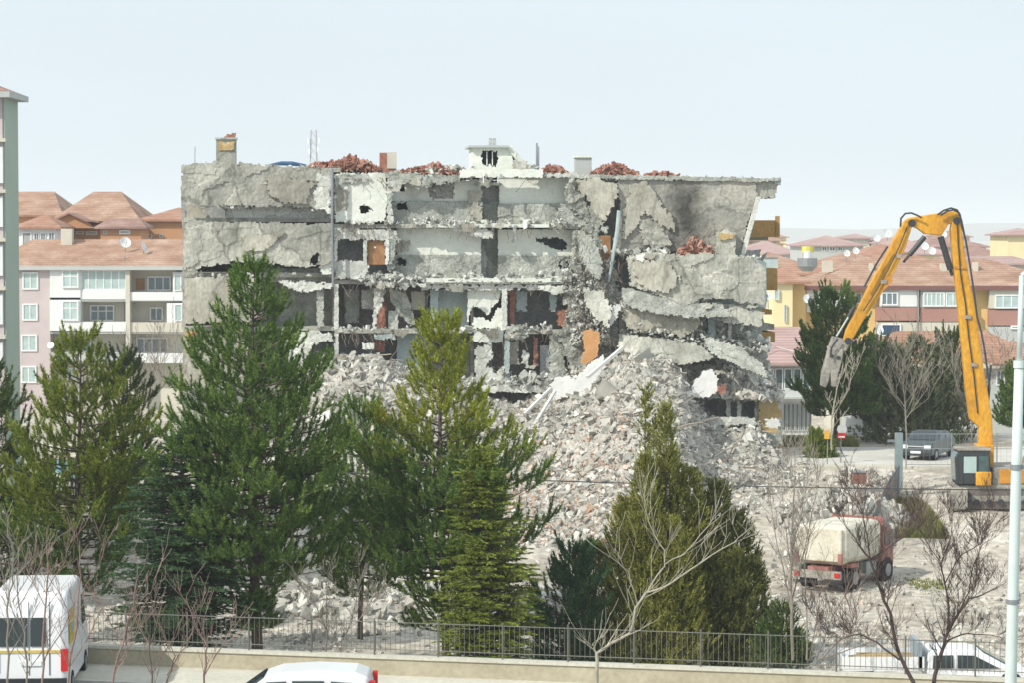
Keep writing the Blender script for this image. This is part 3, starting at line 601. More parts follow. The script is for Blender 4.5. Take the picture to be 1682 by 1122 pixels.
# upper heap lying in the collapsed right wing
UP_T = [(985,600),(1010,575),(1040,560),(1100,566),(1140,560),(1180,562),(1215,570),(1240,592),(1262,612),(1282,650)]
UP_B = [(985,640),(1100,640),(1140,655),(1282,656)]
V = []; Fc = []; NU, NV = 110, 44
def up_pt(px, t):
    yt, yb = interp(UP_T, px), interp(UP_B, px); py = yb + (yt-yb)*min(1, t); d = -.9 + 3.3*t
    if t > .85: d = -.9 + 3.3*t
    p = FP(px, py, d); n = noise.fractal(p*.7, 1, 2, 4)*.35
    return p + Vector((0,0,n))*min(1, t*4)
for i in range(NU+1):
    for j in range(NV+1): V.append(tuple(up_pt(985 + 297*i/NU, j/NV)))
for i in range(NU):
    for j in range(NV): a = i*(NV+1)+j; Fc.append((a, a+1, a+NV+2, a+NV+1))
finish('rubble_heap', np.array(V), Fc, m_heap, label='mound of fine rubble piled in the collapsed right wing', cat='rubble', kind='stuff')
rs = random.Random(5); pos = []; sz = []
for i in range(10000):
    p = up_pt(rs.uniform(985, 1282), rs.random()**.9); s = .06 + .42*rs.random()**5; pos.append(tuple(p + Vector((0,0,s*.1)))); sz.append(s)
chunks('rubble_chunks', np.array(pos), np.array(sz), m_rub, seed=8, label='concrete lumps covering the mound in the collapsed right wing', cat='rubble')
# rubble lying on the broken floors and slab edges
pos = []; sz = []
def edge_debris(x0, x1, y, d0, d1, n, smax=.4, up=8, seed=0):
    r = random.Random(seed*7+int(x0)); n = int(n*1.5); smax *= .62
    for i in range(n):
        x = r.uniform(x0, x1)
        if up < 20 and noise.noise(Vector((x/22, seed*3.1, 5))) < r.uniform(-.25,.12): continue
        h = r.random()**2*up*(.4+.6*abs(noise.noise(Vector((x/17, seed, 0)))*2)); s = .05 + smax*r.random()**3.5
        pos.append(tuple(FP(x, y - h, r.uniform(d0, d1)))); sz.append(s)
for k, (x0,x1,y,d0,d1,n,sm,up) in enumerate(((640,945,368,.0,.8,420,.4,16),(640,950,458,-.1,.8,620,.45,16),(549,640,366,-.1,.4,90,.4,6),(590,700,458,-.2,.6,220,.5,14),(600,700,466,-.3,.3,160,.4,8),
        (549,1000,541,-.1,1.5,420,.4,10),(940,1000,565,-.6,.5,1300,.38,185),(925,1010,480,-.5,.5,600,.34,110),(330,545,340,-.3,.4,120,.3,6),(302,545,452,-.1,.6,140,.35,6),(520,940,636,-.4,1.8,800,.55,30),
        (460,640,640,-.4,1.4,420,.5,40),(836,950,634,-.4,1.5,420,.5,30),(1012,1100,415,-.9,-.2,200,.5,10),(1130,1250,424,-1,-.3,150,.35,8),(1020,1160,500,-1,-.3,260,.5,16),(1030,1130,568,-.9,0,260,.6,16),
        (640,780,290,-.1,.9,220,.35,14),(700,780,278,.3,1.4,200,.4,12),(840,900,282,.3,1.4,140,.4,12),(1150,1262,575,-.6,.8,700,.6,40),(1020,1160,566,-1,.1,420,.34,60),(1120,1285,655,-.5,.4,420,.5,18),(1140,1250,700,-.6,.2,180,.5,8),(945,1240,292,-.3,1,160,.25,4),(302,560,274,-.2,1,80,.25,4))):
    edge_debris(x0,x1,y,d0,d1,n,sm,up,k)
chunks('floor_debris', np.array(pos), np.array(sz), m_rubg, seed=21, label='grey debris lying along the broken floor edges of the block', cat='debris')
# broken roof tile piles
def tile_pile(x0, x1, ybase, ytop, d, n, label, mat=None):
    r = random.Random(int(x0)); pos = []; sz = []
    for i in range(int(n*1.5)):
        u = r.random(); x = x0 + (x1-x0)*u; h = (1-abs(2*u-1)**1.6)*(.7+.3*noise.noise(Vector((x/9,1,0)))); hh = r.random()*h
        pos.append(tuple(FP(x, ybase - (ybase-ytop)*hh, d + r.uniform(0, 1.6)*(1-hh*.6)))); sz.append(r.uniform(.12, .34))
    return chunks('broken_tile_pile', np.array(pos), np.array(sz), mat or m_tilefrag, flatness=.3, seed=int(x0)+1, label=label, cat='roof tiles')
tile_pile(505, 560, 278, 262, .5, 260, 'low scatter of red roof tiles beside the blue tarpaulin')
tile_pile(535, 622, 280, 251, .6, 700, 'tall pile of broken red roof tiles left of the brick chimney')
tile_pile(650, 775, 287, 266, .4, 620, 'broken tiles sloping along the roof edge left of the stairhead')
tile_pile(888, 930, 284, 269, .4, 220, 'small heap of red tiles right of the stairhead')
tile_pile(972, 1044, 288, 262, .4, 560, 'pile of red roof tiles right of the pale square chimney')
tile_pile(1058, 1112, 291, 282, .3, 120, 'few loose tiles on the roof edge of the right wing')
tile_pile(1114, 1172, 418, 384, -.95, 620, 'dark red tile pile on the ledge under the soot stain')
mb = MB(); mb.tube([FP(443,270,.6), FP(462,267.5,.6), FP(480,268,.6), FP(503,271,.7)], [.05,.12,.13,.06], 8)
mb.build('tarpaulin', flat('blue_tarpaulin', (.05,.12,.24), .6), label='rolled blue tarpaulin lying on the left roof edge', cat='tarpaulin')
# larger single pieces on the heaps (each rests on the rubble)
def piece(name, poly, d, th, mt, label, cat='wall piece', tilt=0.0, relief=.06, bite=2):
    dd = (lambda a, b: d + tilt*(b - poly[0][1])) if tilt else d
    return panel(name, poly, dd, th, mt, None, relief=relief, bite=bite, step=2.2, label=label, cat=cat)
m_brightw = flat('bright_white_plaster', (.70,.70,.67), .8, var=.06)
piece('broken_wall_piece', [(904,632),(914,622),(934,618),(944,624),(975,594),(992,584),(996,598),(975,630),(962,655),(938,652),(914,656)], -5.2, .3, m_brightw, 'large crumpled bright white wall piece on top of the rubble', tilt=-.01)
piece('broken_wall_piece', [(1130,648),(1140,628),(1156,610),(1170,607),(1180,622),(1178,642),(1168,654),(1146,655)], -2.2, .5, m_brightw, 'rounded bright white slab on the right rubble mound', tilt=-.01)
piece('broken_wall_piece', [(956,544),(972,539),(985,545),(984,575),(978,592),(962,600),(953,598),(960,575)], -1.3, .18, m_orange, 'upright orange wall piece leaning in the torn facade')
piece('broken_wall_piece', [(610,700),(624,682),(632,676),(646,690),(654,700),(640,708)], -9.5, .5, m_orange, 'orange wall chunk on the rubble between the two pines')
piece('broken_wall_piece', [(997,528),(1008,502),(1018,497),(1022,503),(1014,522),(1004,534)], -1.2, .25, m_brightw, 'small pale slab sticking upright beside the collapsed slabs')
piece('broken_wall_piece', [(1122,690),(1180,684),(1240,688),(1242,698),(1180,702),(1132,708)], -1.6, .5, m_whiteb, 'long broken white slab in front of the ground storey')
piece('broken_wall_piece', [(1258,690),(1280,688),(1282,704),(1262,706)], -1.8, .5, m_brightw, 'short white block at the right foot of the rubble')
piece('broken_wall_piece', [(1225,770),(1240,760),(1256,770),(1258,792),(1240,800),(1226,792)], -8, .8, m_whiteb, 'pale boulder of concrete at the right foot of the rubble')
piece('broken_wall_piece', [(1184,578),(1205,568),(1214,580),(1208,592),(1190,594)], -.8, .5, m_whiteb, 'cream block near the crest of the right mound')
piece('broken_wall_piece', [(1092,628),(1102,624),(1106,640),(1096,646)], -3, .3, m_brick, 'small red brick lump on the rubble')
piece('broken_wall_piece', [(1180,636),(1192,632),(1194,646),(1182,650)], -2.4, .3, m_brick, 'red brick lump beside the rounded white slab')
beams = [((905,640),(862,682),-7,.11,'long pale timber slanting down the slope'), ((912,645),(878,700),-8,.10,'second pale timber beside the long one'),
         ((1024,572),(965,622),-5.6,.14,'pale beam above the crumpled white wall piece'), ((1026,612),(1040,648),-5,.13,'short white post leaning in the rubble'),
         ((930,650),(1005,672),-7.5,.12,'grey beam lying across the slope'), ((1032,700),(985,752),-12,.12,'orange tinted pole lower on the slope'),
         ((1075,690),(1130,702),-6,.12,'pale beam beside the broken white slab')]
for (a, b, d, r_, lb) in beams:
    mb = MB(); p0, p1 = FP(a[0],a[1],d), FP(b[0],b[1],d-.8); mid = (p0+p1)/2 + Vector((0,0,.05)); L_ = (p1-p0).length
    q = (p1-p0).to_track_quat('X','Z').to_matrix(); mb.obox(mid, L_, r_*1.6, r_, q); mb.build('beam', m_brightw if 'white' in lb or 'pale' in lb else (m_orange if 'orange' in lb else m_conc), label=lb, cat='beam')

mb = MB(); rr = random.Random(9)
for i in range(420):
    px = rr.uniform(500, 1290); d = rr.random()*interp(LEN, px)*.8; x, y, z = heap_z(px, d); a = rr.uniform(0, 6.28); L_ = rr.uniform(.5, 2.2); q = Vector((math.cos(a), math.sin(a)*.6, rr.uniform(-.3,.7))).normalized()
    p = Vector((x, y, z+.05)); mb.tube([p-q*L_*.2, p+q*L_*.4+Vector((0,0,.03)), p+q*L_*.8+Vector((rr.uniform(-.2,.2),0,-.1))], rr.choice([.012,.02,.035]), 4)
mb.build('loose_bars', flat('mixed_bars', (.30,.25,.20), .8, var=.6, scale=.4), label='bent bars and laths sticking out of the rubble slope', cat='bars', kind='stuff')
# ================================================================ ground, street, hills
m_site = M('pale_site_gravel', [(0,(.25,.215,.17)),(.3,(.43,.385,.315)),(.6,(.54,.49,.41)),(1,(.66,.61,.53))], scale=.22, detail=12, fine=.38, bump=.8, bscale=4)
m_far = M('far_ground', [(0,(.16,.17,.10)),(1,(.30,.27,.20))], scale=.02)
m_walk = M('pale_pavement', [(0,(.50,.48,.40)),(1,(.64,.61,.52))], scale=.7, fine=.12)
m_asph = M('asphalt', [(0,(.17,.18,.165)),(1,(.27,.27,.25))], scale=.6, fine=.2)
m_road = M('dusty_street', [(0,(.50,.48,.43)),(1,(.66,.64,.58))], scale=.3, fine=.12)
m_grass = M('grass_blades', [(0,(.10,.13,.035)),(.5,(.20,.22,.06)),(1,(.36,.34,.13))], scale=.6, island=.7, translucent=.2)
V = []; Fc = []
ys = list(np.arange(66, 130, .45)) + list(np.arange(130, 200, 1.5)) + [220,260,320,420,600,900,1400,2200,3600,6000,9500]
for y in ys:
    n = 300; hw = 24 + y*.24 + max(0, y-150)*.3
    for i in range(n+1):
        x = -hw + 2*hw*i/n; z = tz(x, y)
        if 80 < y < 134: z += noise.fractal(Vector((x*.22, y*.22, 1)), 1, 2, 5)*.22
        V.append((x, y, z))
for j in range(len(ys)-1):
    for i in range(300): a = j*301+i; Fc.append((a, a+1, a+302, a+301))
finish('ground', np.array(V), Fc, m_site, smooth=True, kind='structure')
# street side: pavement and road before the low wall
MB().prism([(-40, wall_y(-40), -.004), (40, wall_y(40), -.004), (40, wall_y(40)-2.6, -.004), (-40, wall_y(-40)-2.6, -.004)], (0,0,-.3)).build('pavement', m_walk, kind='structure')
MB().prism([(-40, wall_y(-40)-2.6, -.14), (40, wall_y(40)-2.6, -.14), (40, 20, -.14), (-40, 20, -.14)], (0,0,-.3)).build('road', m_asph, kind='structure')
MB().prism([(-40, wall_y(-40)-2.6, .01), (40, wall_y(40)-2.6, .01), (40, wall_y(40)-2.78, .01), (-40, wall_y(-40)-2.78, .01)], (0,0,-.3)).build('kerb', m_road, kind='structure')
# side street behind the site
MB().prism([(XZ(1285,134), 134.5, .05), (80, 134.5, .05), (80, 147, .05), (XZ(1300,147), 147, .05)], (0,0,-.4)).build('side_street', m_road, kind='structure')
MB().prism([(XZ(1300,134), 133.3, .18), (80, 133.3, .18), (80, 134.5, .18), (XZ(1300,134), 134.5, .18)], (0,0,-.5)).build('kerb', m_walk, kind='structure')
# hills
m_hill = M('far_hills', [(0,(.20,.20,.15)),(1,(.33,.30,.24))], scale=.003)
for nm, Y0, seed, hb in (('hills', 5200, 2, 40),):
    V = []; Fc = []
    for i in range(121):
        x = -5000 + 10000*i/120; h = hb*(.75 + .5*noise.fractal(Vector((x*.0011, seed, 0)), 1, 2, 4))
        for k, (dy, q) in enumerate(((0,0),(250,.55),(520,1),(800,.6),(1100,0))): V.append((x, Y0+dy, -6 + (h+6)*q))
    for i in range(120):
        for k in range(4): a = i*5+k; Fc.append((a, a+5, a+6, a+1))
    finish(nm, np.array(V), Fc, m_hill, smooth=True, kind='structure')
# loose stones over the site
rs = random.Random(77); pos = []; sz = []
for i in range(26000):
    y = 84 + 48*rs.random()**1.3; x = rs.uniform(-.19, .215)*y; s = .05 + .26*rs.random()**4
    z = tz(x, y) + noise.fractal(Vector((x*.22, y*.22, 1)), 1, 2, 5)*.22
    if noise.noise(Vector((x*.15, y*.15, 4))) + rs.uniform(-.3,.3) < -.2: continue
    if x > 15 and y > 104: s *= .5
    pos.append((x, y, z)); sz.append(s)
chunks('gravel', np.array(pos), np.array(sz), m_rub, seed=31, label='loose pale stones scattered over the site ground', cat='gravel')
# low heaps of spoil
def mound(px, py_b, Y, w_, h_, d_, label, mat, seed):
    cx = XZ(px, Y); V = []; Fc = []; n = 34
    for i in range(n+1):
        for j in range(n+1):
            u, v = -1+2*i/n, -1+2*j/n; r2 = math.hypot(u, v); x, y = cx+u*w_/2, Y+v*d_/2
            k = max(0, 1-r2*r2)**.8; V.append((x, y, tz(x, y) - .15 + k*h_*(1+.35*noise.fractal(Vector((x*.8,y*.8,seed)),1,2,4)) + (noise.fractal(Vector((x*2,y*2,seed)),1,2,3)*.12)))
    for i in range(n):
        for j in range(n): a = i*(n+1)+j; Fc.append((a, a+1, a+n+2, a+n+1))
    finish('spoil_mound', np.array(V), Fc, mat, label=label, cat='mound', kind='stuff')
    r = random.Random(seed); pos = []; sz = []
    for i in range(int(90*w_)):
        a, q = r.uniform(0,6.28), r.random()**.6; x, y = cx+math.cos(a)*q*w_/2, Y+math.sin(a)*q*d_/2
        pos.append((x, y, tz(x,y) + max(0,1-q*q)**.8*h_)); sz.append(.08+.4*r.random()**3)
    chunks('rubble_chunks', np.array(pos), np.array(sz), m_rub, seed=seed, label='lumps on the '+label, cat='rubble')
mound(1385, 845, 116, 6.5, 1.5, 6, 'grey spoil mound behind the dump truck', m_heap, 3)
mound(930, 1000, 96, 9, .9, 7, 'low pale mound behind the dark shrub', m_heap, 5)
mound(580, 1000, 98, 12, .9, 8, 'low pale mound behind the bare bush by the fence', m_heap, 6)
mound(1410, 778, 128, 3.2, .7, 3, 'small rusty scrap mound beside the side street', m_heap, 8)

# ---------------------------------------------------------------- low street wall with its railing
mw = MB(); ca = MB()
def wp(x, z, off=0): return Vector((x, wall_y(x)+off, z))
mw.prism([wp(-30,-2.6), wp(22,-2.6), wp(22,.44), wp(-30,.44)], (0,.28,0))
ca.prism([wp(-30,.44,-.05), wp(22,.44,-.05), wp(22,.52,-.05), wp(-30,.52,-.05)], (0,.38,0))
wl = thing('street_wall', (0, wall_y(0), 0), 'low tan street wall with pale coping running along the pavement', 'wall')
mw.build('wall', M('tan_wall_render', [(0,(.37,.33,.235)),(1,(.47,.425,.32))], scale=.8, fine=.12, bump=.2), wl)
ca.build('coping', M('pale_coping', [(0,(.50,.48,.40)),(1,(.60,.58,.50))], scale=1, fine=.15), wl)
m_rail = flat('dark_green_railing', (.13,.13,.11), .6)
rl = thing('railing', (0, wall_y(0)+.14, .5), 'thin dark metal railing standing on the low street wall', 'railing')
def rx(px): # x on the wall line at column px
    k = (px-CX)/F_PX; return k*70.4/(1+k*.227)
xs = np.arange(-16, 20, 1.75)
for x in xs:
    MB().tube([wp(x,.5,.14), wp(x,1.52,.14)], .026, 5).build('post', m_rail, rl)
for z in (.68, 1.42):
    mb = MB()
    for a, b in zip(xs, xs[1:]): mb.tube([wp(a,z,.14), wp(b,z,.14)], .015, 4)
    mb.build('rail', m_rail, rl)
mb = MB()
for i, x in enumerate(np.arange(-16, 18.5, .135)): mb.tube([wp(x,.62,.14), wp(x,1.45,.14)], .0085, 3)
mb.build('bars', m_rail, rl, kind='stuff')
# cable sagging across the view
cb = MB(); a, b = P(540, 776, 88), P(1720, 806, 88)
cb.tube([a + (b-a)*t + Vector((0,0,-.32*4*t*(1-t)*.4)) for t in np.linspace(0,1,30)], .022, 4)
cb.build('cable', m_dkmetal, label='thin dark cable strung across the site at mid height', cat='cable')

# ---------------------------------------------------------------- houses
def hp(px, py, Y): return P(px, py, Y)
def window(par, x0, y0, x1, y1, Y, glass=None, bars=1, frame=None, mid=False):
    a, b = P(x0, y1, Y), P(x1, y0, Y); w_, h_ = b.x-a.x, b.z-a.z; t = min(.12, w_*.12); f = MB(); y = Y
    yf0, yf1 = y-.10, y+.05
    f.box(a.x, b.x, yf0, yf1, b.z-t, b.z); f.box(a.x, b.x, yf0, yf1, a.z, a.z+t)
    f.box(a.x, a.x+t, yf0, yf1, a.z+t, b.z-t); f.box(b.x-t, b.x, yf0, yf1, a.z+t, b.z-t)
    for k in range(bars):
        xc = a.x + w_*(k+1)/(bars+1); f.box(xc-t*.35, xc+t*.35, yf0+.02, yf1, a.z+t, b.z-t)
    if mid: zc = a.z+h_*.62; f.box(a.x+t, b.x-t, yf0+.03, yf1, zc-t*.3, zc+t*.3)
    wd = f.build('window', frame or m_frame, par)
    MB().box(a.x+t*.9, b.x-t*.9, y-.045, y-.02, a.z+t*.9, b.z-t*.9).build('pane', glass or m_glass, wd)
    return wd
def pbox(mb, x0, x1, y0, y1, Y, D):
    """box with its front face at distance Y filling photo pixels, D metres deep"""
    a, b = P(x0, y1, Y), P(x1, y0, Y); return mb.box(a.x, b.x, Y, Y+D, a.z, b.z)
def hip(mb, x0, x1, Y0, Y1, ze, zr, inset=None, over=.5, th=.18):
    x0 -= over; x1 += over; Y0 -= over; Y1 += over; ym = (Y0+Y1)/2
    ins = (Y1-Y0)/2*.9 if inset is None else inset; ins = min(ins, (x1-x0)/2-.05)
    v = [(x0,Y0,ze),(x1,Y0,ze),(x1,Y1,ze),(x0,Y1,ze),(x0+ins,ym,zr),(x1-ins,ym,zr),(x0,Y0,ze-th),(x1,Y0,ze-th),(x1,Y1,ze-th),(x0,Y1,ze-th)]
    return mb.add(v, [(0,1,5,4),(2,3,4,5),(1,2,5),(3,0,4),(0,6,7,1),(1,7,8,2),(2,8,9,3),(3,9,6,0),(9,8,7,6)])
def house(px0, px1, ye, yr, Y, D, wm, rm, label, wins=(), chims=(), inset=None, over=.5, base=-5, name='house', cat='house', group=None, fascia=None):
    a, b = P(px0, ye, Y), P(px1, ye, Y); ze = a.z; zr = P(px0, yr, Y+D/2).z
    t = thing(name, ((a.x+b.x)/2, Y+D/2, base), label, cat, group)
    MB().box(a.x, b.x, Y, Y+D, base, ze-.02).build('wall', wm, t)
    r = hip(MB(), a.x, b.x, Y, Y+D, ze, zr, inset, over).build('roof', rm, t)
    if fascia:
        MB().box(a.x-over-.02, b.x+over+.02, Y-over-.06, Y-over+.0, ze-.3, ze+.02).build('fascia', fascia, t)
    for wv in wins:
        window(t, *wv[:4], Y, *(wv[4:]))
    for (cx0, cx1, cy0, cy1, dy) in chims:
        c_ = pbox(MB(), cx0, cx1, cy0, cy1+6, Y+dy, .9); c_.build('chimney', m_creamw, r)
    return t
def dish(px, py, Y, r=.45, yaw=0, label='white satellite dish'):
    c = P(px, py, Y); t = thing('satellite_dish', (c.x, c.y, c.z-.9), label, 'satellite dish', 'satellite dishes on the roofs')
    ax = Vector((math.sin(yaw), -math.cos(yaw), .35)).normalized(); u = ax.cross(Vector((0,0,1))).normalized(); v = ax.cross(u)
    V = [c - ax*r*.28]; Fc = []
    for k in range(1, 4):
        for j in range(16): a = j*math.pi/8; q = k/3; V.append(c + (u*math.cos(a)+v*math.sin(a))*r*q - ax*r*.28*(1-q*q))
    for j in range(16): Fc.append((0, 1+j, 1+(j+1)%16))
    for k in range(2):
        for j in range(16): b0 = 1+k*16; Fc.append((b0+j, b0+16+j, b0+16+(j+1)%16, b0+(j+1)%16))
    finish('reflector', np.array([tuple(p) for p in V]), Fc, m_frame, t, smooth=True)
    MB().tube([c-ax*r*.3, (c.x, c.y+.1, c.z-1.0)], .04, 5).tube([c-v*r*.0+Vector((0,0,-r*.8)), c+ax*r*.8], .02, 4).build('mast', m_metal, t)

# left edge: tall block with a green corner
Yt = 96; t = thing('corner_tower_block', (XZ(-60,Yt), Yt+5, -4), 'tall pinkish grey apartment block with a sage green corner at the picture edge', 'building')
xr = XZ(8, Yt)
MB().box(xr-14, xr-.04, Yt, Yt+2.6, -4, P(0,158,Yt).z).build('wall', m_pinkwall, t)
MB().box(xr-.03, xr+.03, Yt+.04, Yt+2.65, -4, P(0,156,Yt).z).build('corner_bay', m_greenw, t)
MB().box(xr-14, xr-3.2, Yt+2.7, Yt+14, -4, P(0,158,Yt).z).build('wall', m_pinkwall, t)
zr_ = P(0,150,Yt).z; xe = xr + .28
mb = MB(); mb.add([(xe,Yt-.5,zr_),(xe-16,Yt-.5,zr_),(xe-16,Yt+3.1,zr_),(xe,Yt+3.1,zr_),(xe-2.4,Yt+1.4,zr_+.95),(xe-16,Yt+1.4,zr_+.95)], [(0,1,5,4),(0,4,3),(3,4,5,2),(0,3,2,1)]); mb.build('roof', m_tiledk, t)
MB().box(xe-16, xe+.05, Yt-.58, Yt+3.2, zr_-.22, zr_-.01).build('soffit', m_greyw, t)
for y in (222, 232, 300, 312, 392, 402, 468, 478, 560): pass
for (y0,y1) in ((240,300),(322,372),(402,452),(482,532),(562,602)): window(t, -30, y0, 5, y1, Yt, m_curtain, 2)
for y in (232, 316, 396, 476, 556): pbox(MB(), -60, 8.5, y-6, y, Yt-.25, .25).build('parapet', m_creamw, t)

# left apartment block
Yb = 215; LB = thing('pink_white_apartment_block', (XZ(150,Yb), Yb+6, -6), 'four storey pink and white apartment block with glazed balconies left of the wreck', 'building')
zt = P(0, 437, Yb).z
a = XZ(-20, Yb); b = XZ(345, Yb); xm = XZ(82, Yb)
MB().box(a, xm, Yb, Yb+13, -6, zt-.03).build('wall', m_pinkwall, LB)
MB().box(xm+.01, b, Yb+1.6, Yb+12.8, -6, zt-.03).build('wall', m_creamw, LB)
hip(MB(), a, b, Yb, Yb+13, zt, P(0,392,Yb+6.5).z, 3.0, .45).build('roof', m_tile, LB)
MB().box(a-.5, b+.5, Yb-.52, Yb-.45, zt-.28, zt+.03).build('gutter', m_greyw, LB)
for (x0,y0,x1,y1) in ((37,446,63,475),(37,498,62,526),(35,549,61,578),(35,602,60,630)): window(LB, x0,y0,x1,y1, Yb, m_curtain, 1)
for (y0,y1) in ((440,488),(492,543)):
    pbox(MB(), 82, 132, y0, y1, Yb-.15, 1.7).build('bay', m_whitew, LB)
window(LB, 102,442,129,472, Yb-.2, m_curtain, 1, None, True); window(LB, 102,493,129,526, Yb-.2, m_curtain, 1, None, True)
window(LB, 133,442,208,476, Yb+.1, m_curtain, 5)
pbox(MB(), 132.2, 209, 476, 491, Yb-.05, .25).build('parapet', m_whitew, LB); pbox(MB(), 132.2, 207, 528, 544, Yb-.05, .25).build('parapet', m_whitew, LB)
pbox(MB(), 213, 300, 479, 493, Yb-.05, .25).build('parapet', m_whitew, LB); pbox(MB(), 213, 300, 529, 545, Yb-.05, .25).build('parapet', m_creamw, LB)
pbox(MB(), 84, 206, 579, 594, Yb-.05, .25).build('parapet', m_greyw, LB); pbox(MB(), 213, 300, 581, 597, Yb-.05, .25).build('parapet', m_whitew, LB)
for y in (491,544,594): pbox(MB(), 83, 300, y+.3, y+3.5, Yb+.02, 1.6).build('balcony_slab', m_greyw, LB)
for (x0,x1) in ((207,213),): pbox(MB(), x0, x1, 440, 640, Yb-.2, 1.8).build('pier', m_creamw, LB)
window(LB, 148,500,188,527, Yb+1.55, m_glass, 2, None, True); window(LB, 242,453,281,477, Yb+1.55, m_glass, 2); window(LB, 246,504,268,527, Yb+1.55, m_glass, 1)
window(LB, 224,554,276,581, Yb+1.55, m_glass, 3); window(LB, 120,553,150,579, Yb+1.55, m_glass, 1); window(LB, 110,605,126,624, Yb+1.55, m_curtain, 1)
MB().box(P(219,455,Yb).x, P(233,455,Yb).x, Yb+1.5, Yb+1.59, P(0,476,Yb).z, P(0,457,Yb).z).build('door', m_wood, LB)
pbox(MB(), 284, 300, 446, 479, Yb, 1.5).build('bay', m_whitew, LB); window(LB, 286,449,298,477, Yb-.02, m_curtain, 0)
pbox(MB(), 274, 300, 497, 529, Yb, 1.5).build('bay', m_whitew, LB); window(LB, 287,499,299,527, Yb-.02, m_curtain, 0)
pbox(MB(), 100, 118, 375, 408, Yb+5, .9).build('chimney', m_creamw, LB)
MB().tube([P(205,420,Yb+1.4)-Vector((0,0,.0)), P(205,640,Yb+1.4)], .05, 5).build('downpipe', m_metal, LB)
dish(206, 397, Yb+3, .48, .5, 'big round satellite dish on the left tiled roof'); dish(237, 405, Yb+2.6, .5, 1.35, 'edge-on white satellite dish on the left tiled roof')
dish(83, 567, Yb-.6, .3, -.2, 'small satellite dish on the pink wall')
# houses stepping up behind it
house(-30, 96, 352, 314, 262, 15, m_orangew, m_tile, 'house with a broad terracotta roof just right of the green corner', inset=2.2)
H2 = house(30, 92, 372, 352, 236, 8, m_whitew, m_tile2, 'white top storey with tall windows under a low tiled roof', wins=[(36,380,52,408,m_dark,0),(56,382,64,404),(67,382,75,404),(80,381,90,400)], inset=2)
house(84, 226, 366, 314, 245, 16, m_orangew, m_tile, 'house with a tall pointed terracotta roof and orange gables', wins=[(118,379,124,389,m_dark,0),(125,379,138,384,m_dark,0),(141,379,160,385,m_dark,0)], chims=[(94,112,372,402,-1.0)], inset=3.2)
g = thing('gabled_dormer', (XZ(118,243), 243, 12), 'orange gabled dormer on the pointed terracotta roof', 'dormer')
a_, b_, c_ = P(82,362,243), P(160,362,243), P(113,348,243); MB().prism([P(88,374,243.2), P(156,374,243.2), P(140,360,243.2), P(113,351,243.2), P(92,362,243.2)], (0,3,0)).build('gable_wall', m_orangew, g)
MB().prism([P(80,363,242.8), P(113,348,242.8), P(113,350.5,242.8), P(82,366,242.8)], (0,4,0)).prism([P(113,348,242.8), P(142,360,242.8), P(162,362,242.8), P(162,365,242.8), P(140,363,242.8), P(113,350.5,242.8)], (0,4,0)).build('roof', m_tiledk, g)
house(160, 236, 362, 332, 270, 12, m_orangew, m_tile2, 'terracotta roof house half hidden behind the pointed one', inset=5)
house(232, 330, 360, 340, 246, 12, m_orangew, m_tile2, 'orange walled house touching the left edge of the wreck', wins=[(240,384,250,391,m_dark,0),(262,384,268,390,m_dark,0)], inset=4)
house(165, 232, 372, 358, 240, 5, m_orangew, m_tiledk, 'orange brick attic house with a dark band of openings', wins=[(170,378,176,384,m_dark,0),(196,377,214,384,m_dark,0)], inset=1)

# right: yellow and white apartment block
Yr = 222
RB = thing('yellow_white_apartment_block', (XZ(1500,Yr), Yr+7, -6), 'yellow and white apartment block with brown balcony parapets behind the yellow boom', 'building')
ze = P(0,469,Yr).z; x0 = XZ(1325,Yr); x1 = XZ(1760,Yr)
MB().box(x0, x1, Yr+.6, Yr+14, -6, ze-.03).build('wall', m_yellow, RB)
hip(MB(), x0, x1, Yr, Yr+14, ze, P(0,424,Yr+7).z, 6.5, .55).build('roof', m_tile, RB)
MB().box(x0-.6, x1+.6, Yr-.62, Yr-.55, ze-.34, ze+.03).build('fascia', m_fascia, RB)
for (a_, b_, y0, y1, mt, nm) in ((1327,1388,474,512,m_whitew,'bay'),(1446,1507,474,503,m_whitew,'bay'),(1512,1592,474,504,m_greyw,'bay'),(1625,1700,476,506,m_creamw,'bay'),(1440,1510,504,526,m_brownpar,'parapet'),(1512,1600,504,528,m_brownpar,'parapet'),(1625,1700,508,534,m_brownpar,'parapet'),
                         (1440,1600,529,600,m_creamw,'bay'),(1625,1700,536,600,m_greyw,'bay')):
    pbox(MB(), a_, b_, y0, y1, Yr-.3, .88).build(nm, mt, RB)
window(RB, 1447,479,1475,501, Yr-.35, m_glass, 2); window(RB, 1516,479,1552,503, Yr-.35, m_curtain, 4); window(RB, 1553,479,1590,503, Yr-.35, m_curtain, 2); window(RB, 1634,483,1675,508-2, Yr-.35, m_curtain, 2)
window(RB, 1405,480,1415,498, Yr+.55, m_glass, 0); window(RB, 1447,531,1480,552, Yr-.35, flat('blue_blind', (.03,.07,.14), .5), 0); window(RB, 1660,534,1680,540, Yr-.35, m_glass, 0)
for x in (1508.5,): MB().tube([P(x,472,Yr-.5), P(x,560,Yr-.5)], .07, 6).build('downpipe', m_metal, RB)
for (x0_, x1_, y0_, y1_) in ((1352,1368,428,446),(1429,1435,432,450),(1546,1560,432,446),(1600,1607,430,448)): pbox(MB(), x0_, x1_, y0_, y1_, Yr+3.5, .9).build('chimney', m_creamw, RB)
YW = thing('yellow_gabled_wing', (XZ(1300,214), 220, -6), 'bright yellow wing with an orange hipped roof beside the wreck', 'building')
zz = P(0,466,214).z
MB().box(XZ(1270,214), XZ(1302,214), 214, 222, -6, P(0,462,214).z).build('wall', m_paleyel, YW)  # sunlit face of the wing: its brightness is put in as paler yellow
